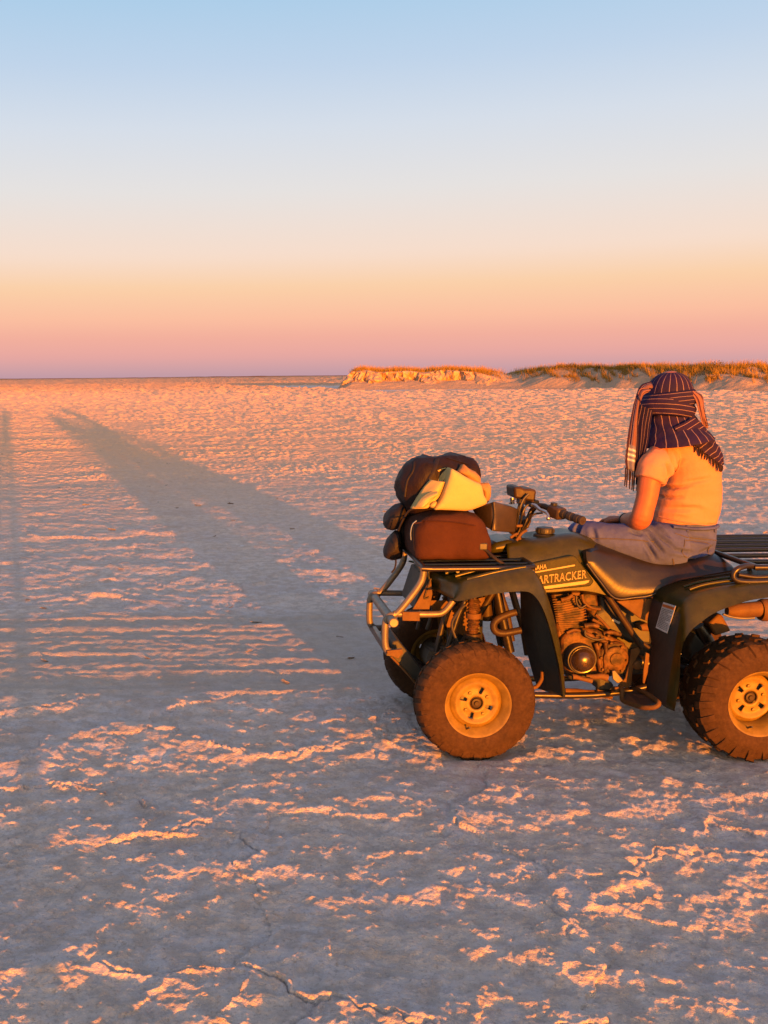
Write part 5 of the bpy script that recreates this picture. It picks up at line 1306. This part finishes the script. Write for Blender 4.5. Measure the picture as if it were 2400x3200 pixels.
# ------------------------------------------------------------------ luggage on the front rack
M['canvas'] = cloth("brown canvas", (0.050, 0.017, 0.009), (0.036, 0.012, 0.007), weave=420, bump=0.5, fold=0.8, fscale=9)
M['black_cloth'] = cloth("black nylon", (0.012, 0.010, 0.012), (0.018, 0.013, 0.013), weave=500, bump=0.3, fold=1.0, fscale=11, rough=0.6)
M['pack'] = cloth("dark brown nylon", (0.016, 0.007, 0.006), (0.009, 0.006, 0.007), weave=500, bump=0.3, fold=1.0, fscale=10, rough=0.6)
M['cream'] = cloth("cream cotton cloth", (0.42, 0.32, 0.125), (0.38, 0.29, 0.12), weave=500, bump=0.2, fold=0.3, fscale=16)
M['cream2'] = cloth("tan cotton cloth", (0.34, 0.18, 0.07), (0.30, 0.16, 0.07), weave=500, bump=0.2, fold=0.3, fscale=16)
M['leather'] = dusty("worn black leather", (0.034, 0.026, 0.020), 0.38, dust=0.18, scale=24, bump=0.3, bscale=140)
M['zip'] = dusty("pale zip tape", (0.30, 0.36, 0.36), 0.5, dust=0.1)

bag = pillow('duffel_bag', [(-0.8047, -0.11, 0.9348), (-0.7943, -0.11, 0.9727), (-0.7634, -0.11, 1.004), (-0.7159, -0.11, 1.022), (-0.6341, -0.11, 1.03), (-0.5521, -0.11, 1.023), (-0.5105, -0.11, 0.9974), (-0.4832, -0.11, 0.9418), (-0.4683, -0.11, 0.8897), (-0.4714, -0.11, 0.8481), (-0.4914, -0.11, 0.826), (-0.6438, -0.11, 0.8249), (-0.7743, -0.11, 0.8276), (-0.8006, -0.11, 0.8446), (-0.8054, -0.11, 0.8933)], 0.34, M['canvas'], power=6.0, wr=0.005, wscale=9, seed=2)
tag(bag, 'brown canvas duffel bag lying on the front rack under the cream cloth', 'bag')
def in_bag(pts, o): return [V(p) + V((VX, VY, 0)) - V(o.location) for p in pts]
bb = bvh_of(bag)
def surf(o, bv, pts, lift=0.002, n=18):
    out = []
    for q in crom(in_bag(pts, o), n):
        h = bv.ray_cast(V((q.x, q.y - 0.8, q.z)), V((0, 1, 0)))
        out.append(h[0] + h[1] * lift if h[0] is not None else q)
    return out
def surf_tube(name, o, bv, pts, r, mat, n=18, flat=0.5):
    v, f = tube_geo(surf(o, bv, pts, r * 0.2, n), r, 8, n=n, flat=flat); return mk(name, v, f, mat, o, angle=60)
surf_tube('zip', bag, bb, [(-0.828, -0.28, 0.9207), (-0.8298, -0.28, 0.954), (-0.8224, -0.28, 0.9872), (-0.8056, -0.28, 1.004)], 0.0045, M['zip'])
surf_tube('flap_edge', bag, bb, [(-0.8173, -0.28, 0.9925), (-0.7385, -0.28, 0.9996), (-0.6463, -0.28, 0.9953), (-0.5538, -0.28, 0.9791)], 0.006, M['canvas'])
surf_tube('piping', bag, bb, [(-0.8171, -0.28, 0.9805), (-0.819, -0.28, 0.9339), (-0.8141, -0.28, 0.8738)], 0.004, M['black_cloth'])
pack = pillow('backpack', [(-0.8261, 0.02, 1.085), (-0.8316, 0.02, 1.135), (-0.8154, 0.02, 1.177), (-0.795, 0.02, 1.212), (-0.7619, 0.02, 1.238), (-0.7063, 0.02, 1.251), (-0.6506, 0.02, 1.256), (-0.5878, 0.02, 1.258), (-0.5528, 0.02, 1.251), (-0.5036, 0.02, 1.235), (-0.4806, 0.02, 1.205), (-0.4807, 0.02, 1.152), (-0.5211, 0.02, 1.082), (-0.5901, 0.02, 1.027), (-0.7018, 0.02, 0.9923), (-0.7722, 0.02, 1), (-0.8079, 0.02, 1.043)], 0.30, M['pack'], power=3.2, wr=0.019, wscale=8, seed=4, stretch=(1, 1, .6))
tag(pack, 'large dark brown backpack, topmost of the luggage on the front rack', 'backpack')
pb = bvh_of(pack)
surf_tube('pack_seam', pack, pb, [(-0.7719, -0.1, 1.236), (-0.7849, -0.1, 1.195), (-0.8114, -0.1, 1.147), (-0.8207, -0.1, 1.085)], 0.005, M['black_cloth'])
surf_tube('pack_strap', pack, pb, [(-0.677, -0.1, 1.248), (-0.7034, -0.1, 1.208), (-0.7364, -0.1, 1.146), (-0.7558, -0.1, 1.085)], 0.011, M['black_cloth'], flat=0.35)
surf_tube('pack_seam', pack, pb, [(-0.6363, -0.1, 1.254), (-0.5884, -0.1, 1.24), (-0.5405, -0.1, 1.226)], 0.004, M['black_cloth'])

# cream cloth: a rolled jacket, its flat lit face, a fold at the left and tucked ends
cl = pillow('cream_cloth', [(-0.7177, -0.18, 1.045), (-0.6916, -0.18, 1.087), (-0.6724, -0.18, 1.134), (-0.6586, -0.18, 1.181), (-0.6486, -0.18, 1.217), (-0.6271, -0.18, 1.21), (-0.5865, -0.18, 1.187), (-0.5458, -0.18, 1.163), (-0.5174, -0.18, 1.149), (-0.5056, -0.18, 1.105), (-0.4913, -0.18, 1.071), (-0.5297, -0.18, 1.048), (-0.5764, -0.18, 1.034), (-0.6369, -0.18, 1.036), (-0.6908, -0.18, 1.041)], 0.13, M['cream'], power=6, wr=0.0025, wscale=7, seed=7)
tag(cl, 'bundled cream cloth folded over the brown duffel bag', 'cloth')
def in_cl(pts): return [V(p) + V((VX, VY, 0)) - V(cl.location) for p in pts]
def sheet(name, left, right, mat, par, n=26, m_=12, bow=0.02, rip=0.005, seed=0.0, thick=0.004):
    Lc, Rc = crom(left, n), crom(right, n); rows = []
    for k, (p, q) in enumerate(zip(Lc, Rc)):
        row = []
        for j in range(m_):
            t = j / (m_ - 1); w = p.lerp(q, t)
            w.y -= bow * math.sin(t * math.pi) + rip * math.sin(t * 8 + seed + k * 0.25) + rip * 0.8 * mnoise.noise(w * 30)
            row.append(w)
        rows.append(row)
    v, f = loft_geo(rows); return mk(name, v, f, mat, par, solid=thick, angle=180)
sheet('cloth_fold', in_cl([(-0.7236, -0.15, 1.166), (-0.7466, -0.15, 1.137), (-0.7762, -0.15, 1.091), (-0.8072, -0.15, 1.041)]), in_cl([(-0.6708, -0.2, 1.161), (-0.6801, -0.2, 1.123), (-0.6995, -0.2, 1.089), (-0.7422, -0.2, 1.049)]), M['cream'], cl, seed=1.0, bow=0.03)
sheet('cloth_fold', in_cl([(-0.7068, -0.2, 1.123), (-0.7366, -0.2, 1.115), (-0.773, -0.2, 1.091), (-0.7997, -0.2, 1.052)]), in_cl([(-0.7085, -0.23, 1.111), (-0.7195, -0.23, 1.096), (-0.7424, -0.23, 1.078), (-0.762, -0.23, 1.061)]), M['cream'], cl, seed=2.0, bow=0.025, rip=0.003)
sheet('cloth_fold', in_cl([(-0.7205, -0.12, 1.16), (-0.6973, -0.12, 1.194), (-0.6671, -0.12, 1.21), (-0.6334, -0.12, 1.215)]), in_cl([(-0.6782, -0.16, 1.142), (-0.667, -0.16, 1.159), (-0.6567, -0.16, 1.179), (-0.6413, -0.16, 1.214)]), M['cream'], cl, seed=3.0, bow=-0.02, rip=0.004)
pillow('cloth_fold', in_cl([(-0.604, -0.14, 1.2), (-0.5875, -0.14, 1.22), (-0.5763, -0.14, 1.229), (-0.5571, -0.14, 1.215), (-0.5229, -0.14, 1.194), (-0.5055, -0.14, 1.175), (-0.5048, -0.14, 1.145), (-0.5354, -0.14, 1.152), (-0.5765, -0.14, 1.179)]), 0.10, M['cream2'], cl, power=2.0, wr=0.004, wscale=20, seed=14)
pillow('cloth_fold', in_cl([(-0.4977, -0.1, 1.14), (-0.4773, -0.1, 1.145), (-0.4555, -0.1, 1.142), (-0.4468, -0.1, 1.123), (-0.4485, -0.1, 1.081), (-0.4574, -0.1, 1.058), (-0.4785, -0.1, 1.051), (-0.4864, -0.1, 1.096)]), 0.09, M['cream2'], cl, power=2.2, wr=0.003, wscale=20, seed=15)
pillow('cloth_fold', in_cl([(-0.7379, -0.21, 1.064), (-0.7247, -0.21, 1.076), (-0.7081, -0.21, 1.078), (-0.7079, -0.21, 1.063), (-0.7209, -0.21, 1.049), (-0.7343, -0.21, 1.052)]), 0.05, M['cream'], cl, power=2.0, wr=0.002, wscale=20, seed=16)

sk1 = pillow('stuff_sack', [(-0.8897, 0.04, 0.9489), (-0.8838, 0.04, 0.9844), (-0.8637, 0.04, 1.013), (-0.8182, 0.04, 1.039), (-0.7935, 0.04, 1.033), (-0.788, 0.04, 0.9977), (-0.803, 0.04, 0.9586), (-0.8308, 0.04, 0.9268), (-0.8555, 0.04, 0.9185), (-0.8789, 0.04, 0.9259)], 0.16, M['black_cloth'], power=2.4, wr=0.004, wscale=14, seed=21)
tag(sk1, 'black stuff sack bulging off the front end of the rack, beside the backpack', 'sack')
sk2 = pillow('hanging_sack', [(-0.8921, 0.02, 0.8019), (-0.8883, 0.02, 0.8376), (-0.8726, 0.02, 0.8803), (-0.8497, 0.02, 0.9122), (-0.8272, 0.02, 0.9155), (-0.8112, 0.02, 0.8726), (-0.8075, 0.02, 0.8153), (-0.8171, 0.02, 0.7904), (-0.8466, 0.02, 0.7828), (-0.8785, 0.02, 0.7889)], 0.13, M['black_cloth'], power=2.4, wr=0.004, wscale=14, seed=23)
tag(sk2, 'black drawstring sack hanging over the front of the rack below the other sack', 'sack')
tube('drawstring', in_bag([(-0.8474, -0.03, 0.7996), (-0.8456, -0.03, 0.7747), (-0.8509, -0.03, 0.7499), (-0.8647, -0.03, 0.7308)], sk2), 0.004, M['black_cloth'], sk2, seg=7)
tube('drawstring', in_bag([(-0.842, -0.06, 0.9277), (-0.8257, -0.08, 0.9792), (-0.8027, -0.1, 1.023), (-0.7727, -0.12, 1.036)], sk2), 0.005, M['black_cloth'], sk2, seg=7)
fill = pillow('black_holdall', [(-0.8199, 0.06, 0.9094), (-0.7994, 0.06, 0.9665), (-0.7644, 0.06, 1.002), (-0.6938, 0.06, 1.012), (-0.5945, 0.06, 1.007), (-0.495, 0.06, 0.992), (-0.4653, 0.06, 0.9344), (-0.4621, 0.06, 0.7976), (-0.7329, 0.06, 0.8004), (-0.7829, 0.06, 0.8082), (-0.8119, 0.06, 0.8446)], 0.22, M['black_cloth'], power=3.0, wr=0.006, wscale=10, seed=25)
tag(fill, 'black holdall behind the brown duffel bag on the front rack', 'bag')

pc = [(-0.4566, -0.2, 1.073), (-0.462, -0.2, 0.9448)]
pouch = hull('pouch', [(-0.4566, -0.2, 1.073), (-0.46, -0.2, 0.9434), (-0.4418, -0.2, 0.9405), (-0.3185, -0.1, 1.025), (-0.3277, -0.1, 0.9179), (-0.5258, -0.1, 1.031), (-0.4919, -0.12, 0.9675), (-0.4316, 0.06, 1.006), (-0.3188, 0.06, 1.026), (-0.3233, 0.06, 0.9329), (-0.4515, 0.06, 0.9486)], M['leather'], None, bevel=0.010)
tag(pouch, 'boxy black leather pouch wedged between the duffel bag and the handlebar', 'pouch')
tube('pouch_seam', in_bag([(-0.458, -0.205, 1.072), (-0.4524, -0.205, 1.013), (-0.4601, -0.205, 0.9455)], pouch), 0.004, M['leather'], pouch, seg=7)

strap = tube('strap', [(-0.4869, -0.2, 0.945), (-0.5009, -0.24, 0.9176), (-0.5227, -0.27, 0.8891), (-0.4984, -0.28, 0.8671), (-0.4702, -0.3, 0.8402), (-0.4363, -0.31, 0.8176)], 0.0065, M['black_cloth'], None, seg=8, flat=0.5)
tag(strap, 'black webbing strap running from the pouch down to the front rack rail', 'strap')
mk('buckle', *box_geo(V((-0.5174, -0.275, 0.8885)) + V((VX, VY, 0)) - V(strap.location), 0.035, 0.012, 0.03), M['black_plastic'], strap, bevel=0.004)
mk('buckle', *box_geo(V((-0.4905, -0.215, 0.9284)) + V((VX, VY, 0)) - V(strap.location), 0.016, 0.010, 0.022), M['chrome'], strap, bevel=0.003)
# ------------------------------------------------------------------ the bank on the right, its grass and shrubs, the far shore
def bank_curve(s):
    """foot of the bank, s = 0 at its broken left end, 1 at the edge of the view, on to 1.6"""
    y = 116 - 33 * s + 6 * np.sin(s * 5.0)
    u = 425 + 1330 * s
    return u / 3200 * y, y
def bank_height(s, t, X, Y):
    """t = metres behind the foot"""
    cliff = 1 - smooth(0.26, 0.42, s)                       # left part: broken scarp; right part: soft hummocks
    gap = np.exp(-((s - 0.41) / 0.045) ** 2)
    top = 2.15 - 0.55 * gap + 0.22 * perlin(s * 14, t * 0 + 3, 81) - 0.25 * smooth(0.5, 1.2, s)
    edge = 4.6 + 1.1 * perlin(s * 17, t * 0, 82) + 0.9 * perlin(s * 46, t / 2.5, 83) + 0.5 * perlin(s * 120, t / 0.9, 89)
    slump = smooth(0.0, 0.5, perlin(s * 23, t * 0 + 7, 93))
    foot = (0.55 + 0.55 * cliff) * smooth(-3.0, 5.2, t)
    h1 = foot + (top - 1.10) * smooth(edge - 0.35 - 2.2 * slump, edge + 0.55 + 0.6 * slump, t)
    h2 = foot * 0.8 + (top - 0.45) * (0.55 * smooth(0.5, 6.5, t + 1.3 * perlin(X / 2.6, Y / 3.4, 84) + 1.4 * perlin(X / 7, Y / 7, 99)) + 0.45 * smooth(6.0, 10.0, t + 1.2 * perlin(X / 3.4, Y / 4, 94) + 1.5 * perlin(X / 9, Y / 9, 100)))
    h = cliff * h1 + (1 - cliff) * h2
    h = h + 0.10 * perlin(X / 1.6, Y / 1.6, 85) * smooth(0, 3, t) + 0.03 * perlin(X / 0.6, Y / 0.6, 86) + (1 - cliff) * 0.28 * perlin(X / 4, Y / 4, 87) * smooth(3, 8, t)
    end = smooth(-0.035, 0.012, s + 0.012 * perlin(t / 2.0, s * 0, 88))
    h = h * end * (1 - smooth(26, 44, t))
    return h - 0.12
ns, nt_ = 420, 110
sv = np.linspace(-0.05, 1.6, ns); tv = np.concatenate([np.linspace(-3, 14, 80), np.linspace(14.6, 46, nt_ - 80)])
S, T = np.meshgrid(sv, tv)
BX, BY = bank_curve(S)
X = BX + 0.18 * T; Y = BY + T
Z = bank_height(S, T, X, Y)
steep = smooth(0.15, 0.6, np.abs(np.gradient(Z, axis=0)) / 0.21) * (1 - smooth(0.26, 0.42, S))
Y = Y + steep * (0.9 * perlin(X / 1.1, Z / 0.7 + X / 3, 95) + 0.5 * perlin(X / 0.45, Z / 0.3, 96))
X = X + steep * 0.5 * perlin(X / 0.8, Z / 0.5, 97)
verts = np.stack([X, Y, Z], -1).reshape(-1, 3)
faces = []
idx = np.arange(ns * nt_).reshape(nt_, ns)
faces = np.stack([idx[:-1, :-1], idx[:-1, 1:], idx[1:, 1:], idx[1:, :-1]], -1).reshape(-1, 4).tolist()
m_ = NT("bank sand")
c = m_.mix(m_.step(m_.noise(0.8, 6, 0.65), 0.35, 0.65), (0.50, 0.34, 0.21), (0.43, 0.30, 0.20))
c = m_.mix(m_.math('MULTIPLY', m_.step(m_.noise(4, 5, 0.7), 0.5, 0.75), 0.6), c, (0.40, 0.30, 0.21))
m_.base(c).rough(0.95).spec(0.1); m_.bump(m_.noise(3.0, 6, 0.7), 0.7, 0.25)
me = bpy.data.meshes.new('sand_bank'); me.from_pydata(verts.tolist(), [], faces); me.materials.append(m_.m)
bank = bpy.data.objects.new('sand_bank', me); COL.objects.link(bank); tag(bank, kind='structure')
M['grass'] = NT("dry grass")
def _g(nm, a, b):
    m = NT(nm); m.base(m.mix(m.noise(0.9, 3, 0.6), a, b)).rough(0.9).spec(0.1); return m.m
M['grass'] = _g("dry grass", (0.36, 0.20, 0.032), (0.20, 0.135, 0.028))
M['shrub'] = _g("low shrub leaves", (0.10, 0.085, 0.022), (0.055, 0.060, 0.020))
M['wood'] = _g("shrub twigs", (0.08, 0.06, 0.04), (0.06, 0.045, 0.03))
def bank_point(s, t):
    s_, t_ = np.array([s]), np.array([t])
    bx, by = bank_curve(s_)
    x = bx + 0.18 * t_; y = by + t_
    return V((float(x[0]), float(y[0]), float(bank_height(s_, t_, x, y)[0])))
rs = np.random.RandomState(4)
N = 100000
s_ = rs.uniform(0.0, 1.5, N); t_ = rs.uniform(3.5, 20, N)
cliff = 1 - smooth(0.26, 0.42, s_)
dens = np.where(cliff > 0.5, smooth(4.9, 5.6, t_) * (0.35 + 0.65 * smooth(-.3, .3, perlin(s_ * 60, t_ / 2, 90))), np.maximum(0.8 * smooth(6.5, 8.5, t_) * smooth(-.30, .12, perlin(s_ * 30, t_ / 3.2, 98)), smooth(0.05, 0.30, perlin(s_ * 45, t_ / 3.2, 91)) * smooth(3.0, 5.0, t_)))
dens = dens * (1 - 0.95 * np.exp(-((s_ - 0.41) / 0.055) ** 2))
keep = rs.uniform(0, 1, N) < dens
s_, t_ = s_[keep], t_[keep]
bx, by = bank_curve(s_); gx = bx + 0.18 * t_; gy = by + t_; gz = bank_height(s_, t_, gx, gy)
n = len(s_)
hgt = rs.uniform(0.18, 0.70, n) * (0.7 + 0.6 * smooth(-.4, .4, perlin(s_ * 50, t_, 92))); lean = rs.normal(0, 0.20, (n, 2)); ang = rs.uniform(0, math.pi, n); w = rs.uniform(0.010, 0.026, n)
b0 = np.stack([gx - w * np.cos(ang), gy - w * np.sin(ang), gz - 0.03], -1); b1 = np.stack([gx + w * np.cos(ang), gy + w * np.sin(ang), gz - 0.03], -1)
tp = np.stack([gx + lean[:, 0], gy + lean[:, 1], gz + hgt], -1)
vv = np.stack([b0, b1, tp], 1).reshape(-1, 3)
me = bpy.data.meshes.new('dune_grass'); me.from_pydata(vv.tolist(), [], np.arange(3 * n).reshape(-1, 3).tolist()); me.materials.append(M['grass'])
o = bpy.data.objects.new('dune_grass', me); COL.objects.link(o)
tag(o, 'dry golden grass growing along the top of the sand bank', 'grass', kind='stuff')

def shrub(p, rx, rz, seed, label, mat):
    r = random.Random(seed)
    root = empty('dune_shrub', p)
    tag(root, label, 'shrub', 'shrubs on the sand bank')
    v, f = [], []
    for k in range(420):
        a = r.uniform(0, 6.283); q = r.random() ** 0.5; hh = r.random()
        lob = 0.75 + 0.35 * math.sin(a * 3 + seed) * math.cos(seed + a)
        c = V((rx * lob * q * math.cos(a), rx * 0.8 * lob * q * math.sin(a), rz * (1 - 0.7 * q * q) * (0.15 + 0.85 * hh) * r.uniform(0.7, 1.15)))
        d1 = V((r.gauss(0, 1), r.gauss(0, 1), r.gauss(0, 1))).normalized(); d2 = d1.cross(V((r.gauss(0, 1), r.gauss(0, 1), 1))).normalized()
        L = r.uniform(0.03, 0.07)
        i = len(v); v += [c - d1 * L, c + d2 * L * .5, c + d1 * L, c - d2 * L * .5]; f.append((i, i + 1, i + 2, i + 3))
    mk('foliage', v, f, mat, root, smooth=False, fix=False)
    g = []
    for k in range(5):
        a = k * 1.26 + seed
        g.append(tube_geo([V((0, 0, -.05)), V((rx * .3 * math.cos(a), rx * .3 * math.sin(a), rz * .4)), V((rx * .6 * math.cos(a), rx * .6 * math.sin(a), rz * .75))], [.03, .02, .008], 5, n=5))
    v, f = join_geo(g); mk('stem', v, f, M['wood'], root)
for k, (s, t, rx, rz, lb, mt) in enumerate((
        (0.345, 6.0, 0.95, 0.75, 'rounded golden shrub at the right end of the broken scarp', 'grass'),
        (0.452, 8.5, 0.80, 0.45, 'small dark shrub just right of the low gap in the bank', 'shrub'),
        (0.560, 9.5, 1.10, 0.55, 'low green shrub on the bank midway between the gap and the headscarf', 'shrub'),
        (0.640, 10.0, 0.90, 0.55, 'dark green shrub on the crest left of the headscarf', 'shrub'),
        (0.735, 9.5, 1.20, 0.65, 'wide golden-green shrub on the crest close left of the headscarf', 'grass'),
        (0.885, 10.5, 1.30, 0.70, 'tall golden shrub on the crest just right of the headscarf', 'grass'),
        (0.960, 10.0, 1.10, 0.80, 'dark green shrub on the crest near the right edge of the photo', 'shrub'),
        (0.900, 5.0, 0.80, 0.50, 'golden shrub low on the sandy slope right of the headscarf', 'grass'))):
    shrub(bank_point(s, t), rx, rz, k + 1, lb, M[mt])
# far shore, a thin dark line of scrub at the horizon
rows_b, rows_t = [], []
na = 260
for k in range(na):
    a = rad(-40 + 100 * k / (na - 1)); R_ = 7000
    hh = 3.0 + 2.6 * abs(mnoise.noise(V((k * 0.33, 0, 0)))) + 2.0 * mnoise.noise(V((k * 0.05, 4, 0)))
    d = V((math.sin(a), math.cos(a), 0))
    rows_b.append([d * R_ + V((0, 0, -2)), d * R_ + V((0, 0, hh * 0.8)), d * (R_ + 40) + V((0, 0, hh)), d * (R_ + 160) + V((0, 0, -2))])
v, f = loft_geo(rows_b)
me = bpy.data.meshes.new('far_shore'); me.from_pydata([tuple(p) for p in v], [], f); me.materials.append(_g("far scrub", (0.050, 0.030, 0.024), (0.035, 0.024, 0.02)))
o = bpy.data.objects.new('far_shore', me); COL.objects.link(o); tag(o, kind='structure')

# ------------------------------------------------------------------ loose flakes of crust on the near ground
M['flake'] = dusty("dry clay flake", (0.30, 0.24, 0.19), 0.95, dust=0.1, scale=60, bump=0.5, spec=0.1)  # toned darker than the crust to stand in for shadowed undersides
rng = random.Random(21)
fm = []
for k in range(6):
    r = random.Random(k)
    nu, nv = 7, 5
    L, W = r.uniform(.06, .11), r.uniform(.03, .055)
    rows = []
    for i in range(nu):
        a = i / (nu - 1) - .5; row = []
        for j in range(nv):
            b = j / (nv - 1) - .5
            wob = 0.7 + 0.5 * mnoise.noise(V((a * 3 + k * 7, j * .1, 0)))
            row.append(V((a * L, b * W * wob + 0.008 * mnoise.noise(V((a * 5, k * 3.3, 0))), 0.35 * W * b * b + 0.008 * a * a + 0.003 * mnoise.noise(V((a * 6, b * 6, k))))))
        rows.append(row)
    v, f = loft_geo(rows)
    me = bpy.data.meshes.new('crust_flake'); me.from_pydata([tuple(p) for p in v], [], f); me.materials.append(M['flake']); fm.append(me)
pts = []
while len(pts) < 150:
    y = 5.2 + 20.0 * rng.random(); x = rng.uniform(-0.25, 0.62) * y
    if 0.75 < x < 2.9 and 3.9 < y < 5.4: continue
    pts.append((x, y))
pa = np.array(pts)
gz, _ = pan_height(pa[:, 0], pa[:, 1], np.full(len(pa), 0.006))
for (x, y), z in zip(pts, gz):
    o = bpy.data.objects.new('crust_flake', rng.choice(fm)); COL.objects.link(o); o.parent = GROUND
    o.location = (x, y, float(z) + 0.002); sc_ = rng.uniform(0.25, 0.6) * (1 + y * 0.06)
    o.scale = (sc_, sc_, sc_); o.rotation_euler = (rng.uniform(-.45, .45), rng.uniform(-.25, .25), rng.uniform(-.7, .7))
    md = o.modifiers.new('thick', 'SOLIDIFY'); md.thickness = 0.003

# ------------------------------------------------------------------ the photographer, whose shadow runs out along the left edge
M['dark_cloth'] = cloth("dark cotton", (0.05, 0.05, 0.06), fold=0.3)
ph = empty('person', (0.0, -0.30, 0))
tag(ph, 'standing person in dark clothes holding a camera, casting the narrow shadow at the left edge', 'person')
def pt(x, y, z): return V((x, y, z))
pants = [tube_geo([pt(s * .10, 0, .05), pt(s * .10, .0, .48), pt(s * .09, 0, .90)], [.05, .062, .09], 14, n=12) for s in (-1, 1)] + [ell_loft([(pt(0, 0, .84), .16, .11), (pt(0, 0, .95), .165, .115), (pt(0, 0, 1.03), .15, .105)])]
remesh_join('trousers', pants, M['dark_cloth'], 0.014, 4, ph)
top = [ell_loft([(pt(0, 0, .98), .155, .11), (pt(0, 0, 1.15), .16, .115), (pt(0, 0, 1.32), .185, .12), (pt(0, 0, 1.42), .19, .11), (pt(0, 0, 1.47), .12, .08), (pt(0, 0, 1.50), .07, .06)])]
for s in (-1, 1): top.append(tube_geo([pt(s * .17, 0, 1.41), pt(s * .22, .06, 1.24), pt(s * .20, .09, 1.18)], [.06, .052, .048], 14, n=10))
remesh_join('shirt', top, M['dark_cloth'], 0.012, 4, ph)
bg_ = [ball_geo(pt(0, .02, 1.64), .075, .095, .115), tube_geo([pt(0, 0, 1.45), pt(0, .01, 1.58)], [.06, .055], 12), ball_geo(pt(0, .112, 1.635), .012, .016, .02, 10, 8)]
for s in (-1, 1):
    bg_.append(tube_geo([pt(s * .22, .06, 1.24), pt(s * .21, .10, 1.17), pt(s * .14, .14, 1.40), pt(s * .075, .16, 1.56)], [.042, .042, .034, .026], 12, n=14))
    bg_ += hand_geo(pt(s * .075, .16, 1.56), V((-s * .3, .1, .6)), s, V((0, -1, .2)))
    bg_.append(tube_geo([pt(s * .10, 0, .06), pt(s * .10, .02, .04), pt(s * .11, .15, .035)], [.045, .045, .035], 10, n=8))
remesh_join('body', bg_, M['skin'], 0.008, 3, ph)
hr = ball_geo(pt(0, 0, 1.665), .083, .098, .108); mk('hair', *hr, M['dark_cloth'], ph)
